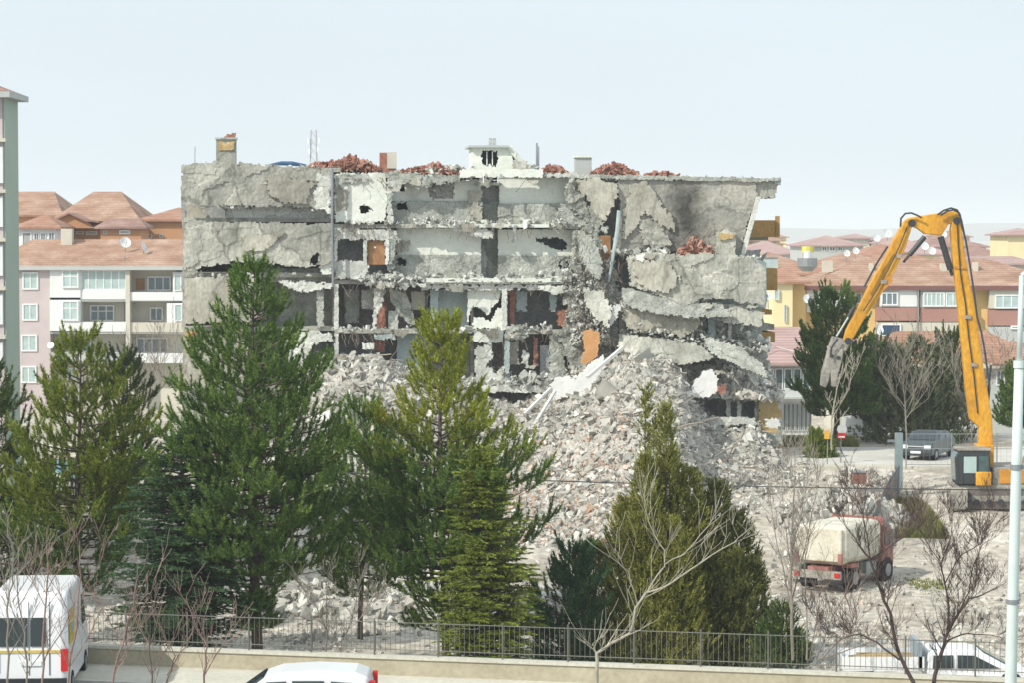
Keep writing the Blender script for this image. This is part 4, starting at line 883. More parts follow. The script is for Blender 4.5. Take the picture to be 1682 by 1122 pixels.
MB().box(XZ(1302,214)+.01, XZ(1324,214), 215.2, 222, -6, zz).build('wall', m_yellow, YW)
hip(MB(), XZ(1272,214), XZ(1324,214), 214, 222, zz+.2, P(0,440,218).z, 2.2, .4).build('roof', m_tile2, YW)
window(YW, 1288,500,1292,528, 213.9, m_dark, 0); window(YW, 1262+10,475,1280,492, 213.9, m_curtain, 0)
# pink metal roofed low house
PH = thing('pink_roofed_house', (XZ(1290,172), 176, -3), 'low white house with a dusty pink sheet roof beside the rubble', 'house')
z1 = P(0,598,170).z; xa, xb = XZ(1228,170), XZ(1336,170)
MB().box(xa, xb, 171, 182, -3, z1-.1).build('wall', m_whitew, PH)
MB().prism([(xa-.3,170,z1), (xb,170,z1), (xb,178,P(0,536,178).z), (xa+.4,178,P(0,536,178).z)], (0,0,-.15)).build('roof', m_tilepink, PH)
MB().tube([(xa-.3,169.95,z1+.02), P(1275,578,172.5)+Vector((0,0,.3)), P(1330,590,171)+Vector((0,0,.2))], .06, 4).build('ridge_strip', m_pinkwall, PH)
MB().prism([(xa-.2,169.4,P(0,652,170).z), (xb,169.4,P(0,652,170).z), (xb,171,P(0,640,170).z), (xa-.2,171,P(0,640,170).z)], (0,0,-.12)).build('canopy', m_greyw, PH)
for k in range(5): window(PH, 1258+k*15, 606, 1271+k*15, 640, 170.95, m_glass, 0)
for k in range(7): window(PH, 1286+k*7, 664, 1291+k*7, 708, 170.95, m_glass, 0)
# tiled house right
TH_ = house(1420, 1720, 598, 543, 176, 12, m_greyw, m_tile2, 'low grey house with a ridged red tile roof behind the excavator', wins=[(1636,608,1650,634),(1652,608,1664,634),(1570,610,1584,634),(1500,610,1520,634)], inset=3.5, fascia=m_creamw)
MB().prism([P(1630,598,174.4), P(1700,598,174.4), P(1690,566,178), P(1668,560,178)], (0,.2,-.15)).build('dormer_slope', m_tile2, TH_)
dish(1444, 541, 180, .35, .4, 'satellite dish on the ridge of the low red tiled house')
house(1378, 1440, 585, 548, 190, 9, m_creamw, m_tilepink, 'small pink roofed shed between the pines', inset=2)
# far rows
far = [ (1215,1312,416,395,430,16,m_whitew,m_tilepink,'far long pinkish roofed building at the skyline right of the wreck',[(1240,418,1258,424),(1264,418,1290,424)],5),
 (1318,1418,402,386,410,18,m_greyw,m_tilepink,'far broad roofed building with a raised ridge cap',[(1350,404,1358,412),(1362,404,1372,412),(1376,404,1384,412)],8),
 (1215,1330,438,413,300,14,m_creamw,m_tile,'tiled house behind the yellow wing',[],5),
 (1290,1400,448,424,262,12,m_creamw,m_tile2,'tiled house with a grey water tank on its roof',[],5),
 (1340,1475,440,412,285,14,m_creamw,m_tile,'tiled house with small cream chimneys',[(1425,424,1440,432,m_dark,0)],6),
 (1395,1520,426,399,330,14,m_creamw,m_tile2,'tiled house with two dishes beside the arm of the excavator',[],6),
 (1420,1560,416,392,380,14,m_paleyel,m_tilepink,'pale yellow house seen under the boom knuckle',[],6),
 (1500,1620,404,384,400,16,m_creamw,m_tiledk,'brown roofed house right behind the boom',[],7),
 (1560,1672,428,402,350,14,m_greyw,m_tiledk,'brown roofed house stepping down right of the boom',[],6),
 (1590,1700,432,420,300,12,m_creamw,m_tilepink,'pink roofed cream house right of the boom',[(1645,436,1650,446),(1656,436,1661,446),(1667,436,1672,446)],2),
 (1560,1650,448,430,262,10,m_greyw,m_tiledk,'grey house with a dark lean-to roof above the yellow block',[],3),
 (1655,1720,384,374,330,12,m_paleyel,m_tilepink,'tall cream block at the right edge of the skyline',[],3),
 (1120,1230,402,388,460,14,m_creamw,m_tile,'far tiled house just behind the wreck',[],5),
 (1440,1500,398,388,500,14,m_whitew,m_tilepink,'farthest small white house above the tiled roofs',[],5)]
for (a_, b_, ye, yr, Y_, D_, wm_, rm_, lb, wn, ins) in far: house(a_, b_, ye, yr, Y_, D_, wm_, rm_, lb, wn, inset=ins, over=.6)
for (x, y, Y_, r_, lb) in ((1458,382,330,.6,'large white dish near the top of the tiled roofs'),(1440,390,328,.5,'white dish left of the large one'),(1391,415,284,.4,'white dish on the small chimneyed roof'),(1406,411,284,.4,'white dish right of its twin on the chimneyed roof'),
    (1531,411,262,.42,'round white dish under the boom knuckle'),(1519,403,300,.5,'white dish above the round one under the knuckle'),(1262,485,205,.35,'white dish at the corner of the yellow wing'),(1327,490,213,.4,'white dish left of the tall pine top'),(1551,384,395,.5,'small dish between the boom parts')):
    dish(x, y, Y_, r_, .3, lb)
wt = thing('water_tank', P(1326,445,261), 'grey round water tank with a white cap on a tiled roof', 'water tank')
c0 = P(1326,445,258); mb = MB(); mb.tube([c0, c0+Vector((0,0,.5)), c0+Vector((0,0,1.3))], [.5,1.0,1.0], 14); mb.build('tank', m_metal, wt); MB().tube([c0+Vector((0,0,1.3)), c0+Vector((0,0,2.0))], [.35,.35], 10).build('cap', m_frame, wt)
yt = thing('yellow_roof_tank', P(1327,412,300), 'yellow tank on a far tiled roof', 'water tank'); c0 = P(1327,414,300); MB().tube([c0, c0+Vector((0,0,.7))], .7, 12).build('tank', flat('yellow_tank', (.65,.60,.12)), yt)
MB().tube([c0-Vector((0,0,.6)), c0], .1, 6).build('stand', m_metal, yt)
bt = thing('roof_box', P(1266,440,296), 'blue grey plant box on the tiled roof behind the yellow wing', 'plant box'); pbox(MB(), 1256,1278,423,440,292,1.6).build('box', m_bluegrey, bt); pbox(MB(),1255,1279,421.5,423.2,291.9,1.8).build('lid', m_metal, bt)
# distant quarter
rd_ = random.Random(44)
kinds = ['pale', 'cream', 'grey', 'ochre', 'white', 'rosy']
for i in range(14):
    Yh = 470 + 38*i; px_ = 1225 + (i*157) % 470; wpx = rd_.uniform(40, 80); ye_ = 384 + rd_.uniform(3, 16); wm_ = [m_paleyel, m_creamw, m_greyw, m_yellow, m_whitew, m_pinkwall][i % 6]
    hh = house(px_, px_+wpx, ye_, ye_ - rd_.uniform(6, 11), Yh, 12, wm_, [m_tile, m_tilepink, m_tiledk][i % 3], 'distant %s walled house with a %s roof on the far skyline' % (kinds[i % 6], ['clay tiled', 'rosy', 'brown'][i % 3]),
       wins=[(px_+wpx*k, ye_+2.5, px_+wpx*(k+.09), ye_+6, m_dark, 0) for k in (.12,.34,.58,.8)], inset=5, over=.8, group='houses on the far skyline')
# lattice mast far behind
mm = thing('lattice_mast', P(515,300,420), 'thin grey lattice telecom mast far behind the roof', 'mast')
mb = MB(); b0 = P(515,290,420); t0_ = P(515,213,420); hw = 1.15
cs = [(-hw,-hw),(hw,-hw),(hw,hw),(-hw,hw)]
for cx_, cy_ in cs: mb.tube([Vector((b0.x+cx_,b0.y+cy_,-5)), Vector((t0_.x+cx_*.35,t0_.y+cy_*.35,t0_.z))], .09, 4)
N_ = 16
for i in range(N_):
    z0_ = b0.z-14 + (t0_.z-b0.z+14)*i/N_; z1_ = b0.z-14 + (t0_.z-b0.z+14)*(i+1)/N_; q0, q1 = 1-.65*i/N_, 1-.65*(i+1)/N_
    for k in range(4):
        a_, b_ = cs[k], cs[(k+1)%4]; mb.tube([Vector((b0.x+a_[0]*q0,b0.y+a_[1]*q0,z0_)), Vector((b0.x+b_[0]*q1,b0.y+b_[1]*q1,z1_))], .05, 3)
mb.build('lattice', flat('pale_mast_steel', (.45,.48,.50)), mm)
for (x_, y_) in ((506,232),(524,232),(508,250),(522,246)): pbox(MB(), x_-1.2, x_+1.2, y_-6, y_+3, 419, .5).build('antenna', m_frame, mm)
# ================================================================ trees
def fol(name, a, b, c): return M(name, [(0,a),(.5,b),(1,c)], scale=1.7, island=.42, rough=.55, spec=.25, translucent=.15)
m_pine = fol('pine_needles', (.025,.07,.028),(.11,.20,.04),(.36,.44,.08))
m_pineyel = fol('yellow_green_needles', (.10,.15,.018),(.29,.33,.03),(.58,.54,.06))
m_pinemid = fol('olive_pine_needles', (.04,.09,.022),(.18,.24,.03),(.46,.46,.06))
m_cedar = fol('cedar_needles', (.02,.055,.035),(.06,.13,.055),(.18,.27,.08))
m_cedyel = fol('light_cedar_needles', (.07,.11,.02),(.22,.28,.04),(.44,.46,.09))
m_cyp = fol('cypress_sprays', (.06,.09,.02),(.24,.25,.05),(.52,.48,.12))
m_dkfol = fol('dark_evergreen_sprays', (.025,.05,.025),(.08,.13,.035),(.22,.27,.06))
m_brpine = fol('bright_pine_needles', (.05,.10,.035), (.15,.24,.06), (.34,.42,.11))
m_greyfol = fol('grey_green_leaves', (.06,.085,.04), (.17,.20,.10), (.31,.33,.17))
m_olfol = fol('olive_sprays', (.035,.055,.02), (.13,.15,.035), (.34,.32,.07))
m_bark = M('pine_bark', [(0,(.07,.055,.045)),(1,(.17,.135,.11))], scale=6, bump=.6, bscale=18)
m_twig = flat('bare_twigs', (.19,.14,.11), .9, var=.3)
m_darktwig = flat('dark_bark', (.085,.06,.05), .9, var=.3)
m_greytwig = flat('grey_twigs', (.26,.23,.19), .9, var=.25)
m_pale = flat('pale_bark', (.40,.37,.29), .9, var=.2)
m_redtwig = flat('reddish_twigs', (.27,.18,.15), .9, var=.3)
def needles(sh, rs, n, ln, wd, ang=.75):
    """sh: array (M,7): start xyz, axis xyz (with length), scale -> triangles"""
    M_ = len(sh); st = sh[:,:3]; ax = sh[:,3:6]; L_ = np.linalg.norm(ax, axis=1, keepdims=True)+1e-9; u = ax/L_
    ref = np.where(np.abs(u[:,2:3]) < .9, np.array([[0,0,1.]]), np.array([[1.,0,0]])); a = np.cross(u, ref); a /= np.linalg.norm(a, axis=1, keepdims=True); b = np.cross(u, a)
    t = rs.random((M_, n))*1.05; ph = rs.random((M_, n))*2*np.pi; an = ang*(.6+.7*rs.random((M_, n)))*(1.15-.75*t)
    d = u[:,None]*np.cos(an)[...,None] + (a[:,None]*np.cos(ph)[...,None] + b[:,None]*np.sin(ph)[...,None])*np.sin(an)[...,None]
    p = st[:,None] + ax[:,None]*t[...,None]; l = ln*sh[:,6][:,None]*(.65+.6*rs.random((M_, n)))
    s = np.cross(d, rs.normal(size=(M_, n, 3))); s /= (np.linalg.norm(s, axis=2, keepdims=True)+1e-9)
    w_ = wd*(.7+.6*rs.random((M_, n)))[...,None]
    V = np.stack([p - s*w_, p + s*w_, p + d*l[...,None] + s*w_*.4], 2); return V.reshape(-1, 3)
def shoot_up(sh, p, d, L_, rd, up):
    """a bottlebrush shoot: a short curved twig clothed in needles, turning upwards"""
    n = max(1, int(L_/.17+.5)); p = Vector(p); d = (d + Vector((rd.uniform(-.35,.35), rd.uniform(-.35,.35), up*rd.uniform(.6,1.4)))).normalized()
    for i in range(n):
        ax = d*(L_/n); sh.append((*p, *ax, rd.uniform(.85,1.1)*(1-.25*i/n))); p = p + ax; d = (d + Vector((0,0,up*.35))).normalized()
def envf(env, h):
    return interp(env, h)
def conifer(px, Y, top_py, env, label, mat, seed, kind='pine', name='pine_tree', lean=0, nn=30, ln=.15, wd=.0135, bark=None, trunk_r=.16, first=1.6, zb=None, dens=1.0, group=None, topmat=None, split_h=None, cat='tree', step=.40, shoot=.30):
    """env: list of (photo row, half width in photo pixels), top row first"""
    base = P(px, 900, Y); zb = tz(base.x, Y) if zb is None else zb; top = P(px, top_py, Y); H = top.z - zb; q = ppm(Y)
    E = [((P(px, r_, Y).z - zb), hw/q) for r_, hw in env][::-1]
    rs = np.random.RandomState(seed); rd = random.Random(seed)
    t = thing(name, (base.x, Y, zb), label, cat, group)
    def axis(h): k = h/H; return Vector((base.x + lean*k + .10*math.sin(k*5+seed), Y + .08*math.sin(k*4+seed*2), zb + h))
    tr = MB(); n = 14; tr.tube([axis(H*i/n) for i in range(n+1)], [max(.012, trunk_r*(1-i/n)**.8) for i in range(n+1)], 8)
    sh = []; h = first
    while h < H-.12:
        R_ = envf(E, h); k = h/H
        nb = max(4, int(((4.5 + 2.4*max(0,.6-k)) if kind != 'cedar' else 10)*dens + R_*.9)); a0 = rd.random()*6.28
        for b in range(nb):
            a = a0 + b*2*math.pi/nb + rd.uniform(-.35,.35); hh = h + rd.uniform(-.16,.16); L_ = R_*rd.uniform(.62,1.12)*(1 + .42*noise.noise(Vector((math.cos(a)*1.1+seed, math.sin(a)*1.1, hh*.55))))
            if rd.random() < .10: L_ *= .5
            if L_ < .12: L_ = .12
            if kind == 'pine': el0 = -.10 + .62*k**1.5 + rd.uniform(-.14,.14); curl = .45
            elif kind == 'cedar': el0 = .22 + rd.uniform(-.1,.12); curl = -.45
            dr_ = Vector((math.cos(a), math.sin(a), 0)); p = axis(max(.2, hh - (L_*math.tan(max(-.2,el0))*.8 if kind != 'cedar' else L_*.12))); pts = [p]; ns = max(3, int(L_/.21)); side = Vector((-dr_.y, dr_.x, 0)); wob = rd.uniform(-.3,.3)
            for i in range(ns):
                f = i/ns; el = el0 + curl*f*f; hd = dr_ + side*wob*f
                p = p + (hd*math.cos(el) + Vector((0,0,math.sin(el))))*(L_/ns/math.cos(min(.9,abs(el0))*.8)); pts.append(p)
                if f > .12 or L_ < .7:
                    for s_ in range(2):
                        sg = 1 if s_ else -1
                        if rd.random() < (.26 if kind == 'pine' else .05): continue
                        sl_ = (.16 + (.62 if kind == 'pine' else .45)*(1-f)*min(1.0, L_*.55))*rd.uniform(.6,1.3)
                        if kind == 'cedar': dv = hd*rd.uniform(.3,.7) + side*sg*rd.uniform(.6,1) + Vector((0,0,rd.uniform(-.22,.06)))
                        else: dv = hd*rd.uniform(.5,1.0) + side*sg*rd.uniform(.35,.9) + Vector((0,0,rd.uniform(-.1,.4)+.3*k))
                        dv.normalize(); m_ = max(1, int(sl_/.2+.5)); pp = Vector(p)
                        for q_i in range(m_):
                            ax = dv*(sl_/m_)
                            if kind == 'cedar': sh.append((*pp, *ax, rd.uniform(.75,1.15)))
                            elif rd.random() < .34: shoot_up(sh, pp, dv, shoot*rd.uniform(.7,1.2), rd, .5)
                            pp = pp + ax; dv = (dv + Vector((rd.uniform(-.25,.25), rd.uniform(-.25,.25), rd.uniform(0,.3) if kind != 'cedar' else rd.uniform(-.15,.1)))).normalized()
                        if kind == 'pine': shoot_up(sh, pp, dv, shoot*rd.uniform(1.0,1.9), rd, .45 + .4*k)
            end = pts[-1]-pts[-2]; end.normalize(); 
            if kind == 'pine': end = (end + Vector((0,0,.45))).normalized()
            shoot_up(sh, pts[-1], end, shoot*rd.uniform(1.6,2.6), rd, .5) if kind == 'pine' else sh.append((*pts[-1], *(end*shoot*rd.uniform(.8,1.3)), 1.05)); tr.tube(pts, [max(.008, .028*(1+L_*.35)*(1-i/(len(pts)))) for i in range(len(pts))], 4)
        h += step*rd.uniform(.8,1.2)*(.82 if k < .55 else (1 if k < .8 else .9))
    ax = axis(H) - axis(H-.35); sh.append((*axis(H-.35), *ax, 1.0))
    for k_ in range(5): a = k_*1.26; sh.append((*axis(H-.3), math.cos(a)*.18, math.sin(a)*.18, .25, .9))
    tr.build('trunk', bark or m_bark, t)
    sh = np.array(sh, float)
    V = needles(sh, rs, nn, ln, wd, 1.0 if kind == 'pine' else (.65 if kind == 'cedar' else .5))
    if topmat is not None:
        Z = V.reshape(-1,3,3)[:,0,2] - zb; lim = split_h*H; rr_ = rs.random(len(Z))
        up = Z + (rr_-.5)*1.6 > lim; T = V.reshape(-1,3,3)
        tri_mesh('crown', T[~up].reshape(-1,3), 3, mat, t); tri_mesh('crown_top', T[up].reshape(-1,3), 3, topmat, t, label='yellow green upper crown')
    else: tri_mesh('crown', V, 3, mat, t)
    return t
TREES = [
 dict(px=130, Y=84, top_py=540, env=[(540,4),(575,28),(600,44),(640,74),(700,118),(760,138),(830,140),(880,130),(920,100),(960,40)], label='olive green pine before the pink apartment block', dens=.82, mat=m_pine, topmat=m_pinemid, split_h=.45, seed=3, trunk_r=.14, first=2.4),
 dict(px=418, Y=80, top_py=430, env=[(430,4),(470,24),(500,42),(560,88),(620,128),(680,150),(740,168),(820,178),(880,165),(930,140),(965,90),(985,20)], label='tallest pine with a thick bare trunk foot left of the small white car', mat=m_pine, seed=8, trunk_r=.20, first=2.0),
 dict(px=728, Y=81, top_py=512, env=[(512,6),(545,22),(600,34),(640,46),(690,86),(740,148),(800,180),(860,172),(910,150),(950,120),(985,45)], label='pine with a bright yellow green tip in front of the torn facade', mat=m_pine, topmat=m_pineyel, split_h=.66, seed=14, trunk_r=.16, first=1.9),
 dict(px=298, Y=79, top_py=700, env=[(700,4),(760,45),(820,75),(900,95),(980,108),(1035,98),(1056,60)], label='broad dark cedar with layered boughs between two pines', mat=m_cedar, seed=21, kind='cedar', name='cedar_tree', trunk_r=.12, first=1.0, step=.20, nn=24, ln=.10, wd=.018),
 dict(px=795, Y=78.5, top_py=735, env=[(735,4),(790,26),(850,48),(920,66),(980,80),(1030,84),(1056,62)], label='light green cedar with drooping layered boughs under the yellow tipped pine', mat=m_cedyel, seed=25, kind='cedar', name='cedar_tree', trunk_r=.10, first=.9, step=.15, nn=26, ln=.10, wd=.018),
 dict(px=-12, Y=88, top_py=610, env=[(610,10),(660,42),(720,66),(800,84),(880,88),(950,80),(1000,60)], label='dark pine cut by the left picture edge', mat=m_dkfol, seed=31, trunk_r=.16, first=1.2),
 dict(px=205, Y=112, top_py=590, env=[(590,10),(620,30),(670,44),(730,52),(800,55),(860,50)], label='dark rounded evergreen behind the olive pine', mat=m_dkfol, seed=33, name='evergreen_tree', trunk_r=.14, first=1.2, nn=30),
 dict(px=596, Y=90, top_py=672, env=[(672,10),(700,34),(750,62),(800,84),(860,96),(930,90),(975,40)], label='smaller dark pine between the two tall pines', mat=m_pine, seed=36, trunk_r=.11, first=1.6),
 dict(px=935, Y=81, top_py=905, env=[(905,8),(930,26),(980,45),(1030,56),(1070,50)], label='low dark blue green shrub left of the golden cypress', mat=m_cedar, seed=41, name='evergreen_shrub', cat='shrub', trunk_r=.06, first=.4, step=.3),
 dict(px=1372, Y=152, top_py=480, env=[(480,16),(505,32),(550,50),(600,60),(650,66),(700,60),(730,46)], label='green pine behind the hanging grab of the excavator', mat=m_brpine, seed=44, trunk_r=.2, first=1.5, nn=20, ln=.2, wd=.03, step=.5, shoot=.45),
 dict(px=1555, Y=156, top_py=548, env=[(548,10),(580,26),(620,34),(680,42),(720,40)], label='dark pine tucked behind the lower boom', mat=m_dkfol, seed=48, trunk_r=.16, first=1.2, nn=18, ln=.2, wd=.03, shoot=.45, step=.5),
 dict(px=1440, Y=160, top_py=566, env=[(566,10),(600,28),(660,40),(720,42)], label='dull green pine beside the bare crowned tree', mat=m_dkfol, seed=51, trunk_r=.16, first=1.0, nn=18, ln=.2, wd=.03, shoot=.45, step=.5),
 dict(px=1668, Y=150, top_py=610, env=[(610,8),(650,20),(700,24),(730,22)], label='small green tree at the right edge behind the lamp post', mat=m_pine, seed=53, trunk_r=.1, first=1.0, nn=18, ln=.2, wd=.03, shoot=.45),
 dict(px=1240, Y=96, top_py=0, env=None, label='', mat=None, seed=0) ]
for T in TREES:
    if T['env']: conifer(**T)

# golden cypress: several upright leaders of small sprays
def cypress(px, Y, leaders, label, mat, seed, name='cypress_tree', nn=20, zb=None, cat='tree', ln=.10, wd=.019, dens=1.0, group=None):
    base = P(px, 1000, Y); zb = tz(base.x, Y) if zb is None else zb; t = thing(name, (base.x, Y, zb), label, cat, group); rd = random.Random(seed); rs = np.random.RandomState(seed)
    tr = MB(); sh = []
    for (lx, top, hw, bot, dy) in leaders:
        pt = P(lx, top, Y+dy); pb = P(lx, bot, Y+dy); H = pt.z-zb; R_ = hw/ppm(Y); zlo = pb.z
        foot = Vector((base.x + (pt.x-base.x)*.35, Y + dy*.4, zb)); mid = Vector((pt.x, pt.y, zb+H*.45))
        tr.tube([foot, (foot+mid)/2+Vector((rd.uniform(-.1,.1),0,0)), mid, pt], [.09,.07,.05,.008], 6)
        N = int(dens*(80 + 560*R_*(pt.z-zlo)/3))
        for i in range(N):
            u = rd.random()**.9; z = zlo + (pt.z-zlo)*u; prof = (1-u)**.5*(.65+.35*min(1,u*5+.25)); a = rd.random()*6.28
            rr = R_*prof*(rd.random()**.4)*(1+.5*noise.noise(Vector((math.cos(a)*1.6, math.sin(a)*1.6+lx, z*1.4)))+.45*noise.noise(Vector((math.cos(a)*4, math.sin(a)*4+lx, z*4)))); 
            c = Vector((pt.x + math.cos(a)*rr + (foot.x-pt.x)*(1-u)*.25, pt.y + math.sin(a)*rr, z))
            d = Vector((math.cos(a)*.6+rd.uniform(-.4,.4), math.sin(a)*.6, 1)).normalized()*rd.uniform(.18,.42); sh.append((*c, *d, rd.uniform(.8,1.3)))
    tr.build('trunk', m_bark, t); tri_mesh('crown', needles(np.array(sh), rs, nn, ln, wd, .85), 3, mat, t); return t
cypress(1088, 83, [(1094,672,18,800,0),(1060,758,40,1000,-.5),(1100,752,56,1090,.4),(1030,830,62,1095,0),(1075,800,60,1095,.8),(975,900,58,1095,.3),(1132,780,62,1090,.5),(1050,860,90,1100,-.8),(1095,860,80,1100,-.9),(950,960,40,1100,0)], 'tall golden brown cypress with several tips before the rubble slope', m_cyp, 61, dens=.85)
cypress(1190, 84, [(1178,800,50,1080,0),(1150,826,54,1085,.6),(1212,850,56,1085,.4),(1160,850,60,1095,-.4),(1200,910,70,1100,-.6),(1238,930,44,1100,0)], 'darker broad cypress right of the golden one', m_olfol, 63, dens=.9)
cypress(1062, 88, [(1060,640,11,760,0),(1074,690,12,790,.2)], 'thin brownish cypress tip standing behind the golden one', m_cyp, 65, dens=.5)
cypress(1285, 80, [(1285,1000,36,1100,0),(1262,1030,34,1100,.3),(1310,1050,24,1100,0)], 'low dark bush at the foot of the bare poplar saplings', m_dkfol, 66, name='evergreen_bush', cat='shrub')
cypress(1350, 140, [(1340,712,18,770,0),(1358,725,16,770,.5)], 'olive shrub at the end of the side street', m_pinemid, 67, name='street_shrub', cat='shrub', ln=.18, wd=.03)

cypress(1512, 152, [(1470,572,50,745,0),(1505,556,60,745,.5),(1545,566,52,745,0),(1440,596,42,745,.6),(1572,600,36,745,.2),(1500,620,90,750,-.8)], 'rounded grey green leafy tree under the excavator boom', m_greyfol, 68, name='leafy_tree', ln=.20, wd=.04, nn=12, dens=.30)
# bare trees
def grow(mb, p, d, L_, r, rd, depth, spread=.5, up=.15, nseg=4, tips=None, minr=.006, kids=(2,4)):
    pts = [p]; rad = [r]
    for i in range(nseg):
        d = (d + Vector((rd.uniform(-1,1), rd.uniform(-1,1), rd.uniform(-.6,1)))*.13 + Vector((0,0,up*.3))).normalized(); p = p + d*(L_/nseg); pts.append(p); rad.append(max(minr, r*(1-.5*(i+1)/nseg)))
    mb.tube(pts, rad, 5 if r > .03 else 3)
    if depth <= 0: return
    for k in range(rd.randint(*kids)):
        f = rd.uniform(.3, 1.0) if k else 1.0; q = pts[min(nseg, int(f*nseg))]
        a = Vector((rd.uniform(-1,1), rd.uniform(-1,1), rd.uniform(-.3,.8))); nd = (d*(1-spread*.5) + a*spread).normalized()
        grow(mb, q, nd, L_*rd.uniform(.55,.8), max(minr, r*.52), rd, depth-1, spread, up, nseg, tips, minr, kids)
def limb_tree(px, Y, limbs, label, mat, seed, name='bare_tree', z0=None, depth=2, cat='tree', twig=.5, minr=.006, group=None, tw=5):
    """limbs: polylines of (px, py, radius m) drawn at distance Y (+ small depth shifts); twigs grow from them"""
    rd = random.Random(seed); b = P(*limbs[0][0][:2], Y); zb = b.z if z0 is None else z0
    t = thing(name, (b.x, Y, zb), label, cat, group); mb = MB(); tm = MB()
    for li, L_ in enumerate(limbs):
        pts = [P(a, c, Y + (li*.37 % 1.1 - .4)*(i/len(L_))*1.2) for i, (a, c, r) in enumerate(L_)]
        fine = []; fr = []
        for i in range(len(pts)-1):
            for k in range(3): 
                u = k/3; fine.append(pts[i].lerp(pts[i+1], u) + Vector((rd.uniform(-1,1), rd.uniform(-1,1), rd.uniform(-1,1)))*.02*(1 if i or k else 0)); fr.append(L_[i][2]*(1-u)+L_[i+1][2]*u)
        fine.append(pts[-1]); fr.append(L_[-1][2]); fr = [q*.62 for q in fr]; mb.tube(fine, fr, 7)
        n = len(fine)
        for i in range(max(1, n//4), n):
            for k in range(rd.randint(1, max(1,tw//2))):
                d = (fine[i]-fine[i-1]).normalized(); a = Vector((rd.uniform(-1,1), rd.uniform(-1,1), rd.uniform(-.2,1)))
                grow(tm, fine[i], (d*.6+a*.75).normalized(), twig*rd.uniform(.5,1.3), max(minr, fr[i]*.4), rd, depth, .55, .2, 3, None, minr)
    mb.build('trunk', mat, t); tm.build('twigs', mat, t); return t
limb_tree(980, 56, [[(980,1180,.075),(980,1120,.065),(981,1075,.06),(1000,1058,.05),(1035,1042,.045),(1045,1000,.042),(1062,975,.036),(1100,960,.03),(1150,925,.024),(1205,893,.018),(1232,868,.010)],
   [(1062,975,.03),(1092,930,.024),(1092,905,.02),(1075,880,.016),(1062,845,.010),(1058,815,.006)], [(1092,928,.022),(1130,905,.018),(1160,870,.013),(1182,850,.007)], [(1047,995,.02),(1032,940,.016),(1005,915,.012),(985,880,.007)], [(980,1075,.03),(976,1066,.028),(974,1058,.02)]],
   'pale barked bare tree with a forked crooked trunk in front of the golden cypress', m_pale, 5, depth=1, twig=.7, tw=3, minr=.004)
limb_tree(1505, 60, [[(1515,1170,.09),(1500,1120,.08),(1478,1080,.07),(1462,1010,.06),(1448,975,.055),(1430,925,.045),(1415,900,.03),(1390,868,.015),(1378,845,.008)],
   [(1430,925,.03),(1425,880,.022),(1412,830,.015),(1400,795,.007)], [(1478,1085,.04),(1440,1055,.034),(1412,1043,.026),(1385,1050,.018),(1355,1042,.01),(1335,1010,.006)], [(1432,918,.03),(1460,900,.022),(1490,880,.012),(1515,860,.006)]],
   'dark bare tree leaning left over the parked white pickup', m_darktwig, 7, depth=3, twig=.5, tw=4, minr=.004)
limb_tree(1550, 61, [[(1525,1180,.09),(1535,1110,.08),(1548,1070,.07),(1556,1040,.06),(1572,1010,.05),(1592,985,.035),(1625,972,.022),(1652,958,.010)],
   [(1556,1038,.05),(1558,1000,.04),(1552,960,.032),(1545,925,.022),(1562,885,.014),(1565,845,.007)], [(1572,1010,.03),(1590,975,.022),(1600,925,.016),(1615,895,.012),(1640,880,.006)], [(1552,960,.024),(1575,915,.018),(1612,895,.012),(1632,850,.006)], [(1552,1055,.03),(1590,1040,.024),(1625,1045,.016),(1660,1050,.008)], [(1545,925,.018),(1520,890,.013),(1500,850,.006)]],
   'dark bare tree with a twisted crown left of the lamp post', m_darktwig, 9, depth=3, twig=.5, tw=4, minr=.004)
limb_tree(1300, 79, [[(1302,1085,.08),(1300,1000,.07),(1300,920,.055),(1302,850,.04),(1305,790,.022),(1306,750,.008)], [(1300,1010,.04),(1285,930,.03),(1270,860,.02),(1262,800,.008)], [(1300,990,.04),(1318,920,.03),(1332,850,.02),(1345,790,.008)], [(1300,940,.03),(1290,870,.02),(1283,800,.008)], [(1325,1085,.05),(1325,1000,.04),(1322,930,.028),(1330,880,.008)], [(1302,900,.03),(1318,840,.02),(1322,780,.008)]],
   'slender bare poplar saplings with upright grey twigs', m_greytwig, 11, name='bare_saplings', depth=2, twig=.75, tw=4)
limb_tree(1370, 78, [[(1340,1085,.03),(1370,1010,.02),(1400,960,.01)],[(1350,1085,.03),(1390,1040,.02),(1440,990,.008)],[(1330,1085,.03),(1345,1000,.02),(1350,940,.008)],[(1345,1085,.03),(1420,1060,.02),(1470,1040,.008)]], 'brown bare bush beside the saplings', m_twig, 13, name='bare_bush', depth=2, twig=.6, tw=4, cat='shrub')
limb_tree(540, 78, [[(535,1072,.05),(537,1040,.045),(520,1000,.03),(495,965,.01)],[(537,1040,.04),(536,990,.03),(540,950,.01)],[(560,1072,.04),(572,1035,.03),(585,990,.02),(590,950,.008)],[(560,1072,.03),(545,1040,.02),(510,1010,.008)],[(572,1035,.02),(600,1010,.015),(620,985,.007)]], 'leafless shrub behind the railing beside the tallest pine', m_greytwig, 15, name='bare_shrub', depth=2, twig=.5, tw=4, cat='shrub')
limb_tree(255, 150, [[(245,700,.12),(243,660,.1),(230,620,.05),(215,580,.02)],[(243,660,.08),(250,615,.05),(262,570,.02)],[(243,665,.08),(270,630,.05),(290,600,.02)]], 'bare street tree before the pink and white block', m_greytwig, 17, depth=2, twig=1.5, tw=4, minr=.012)
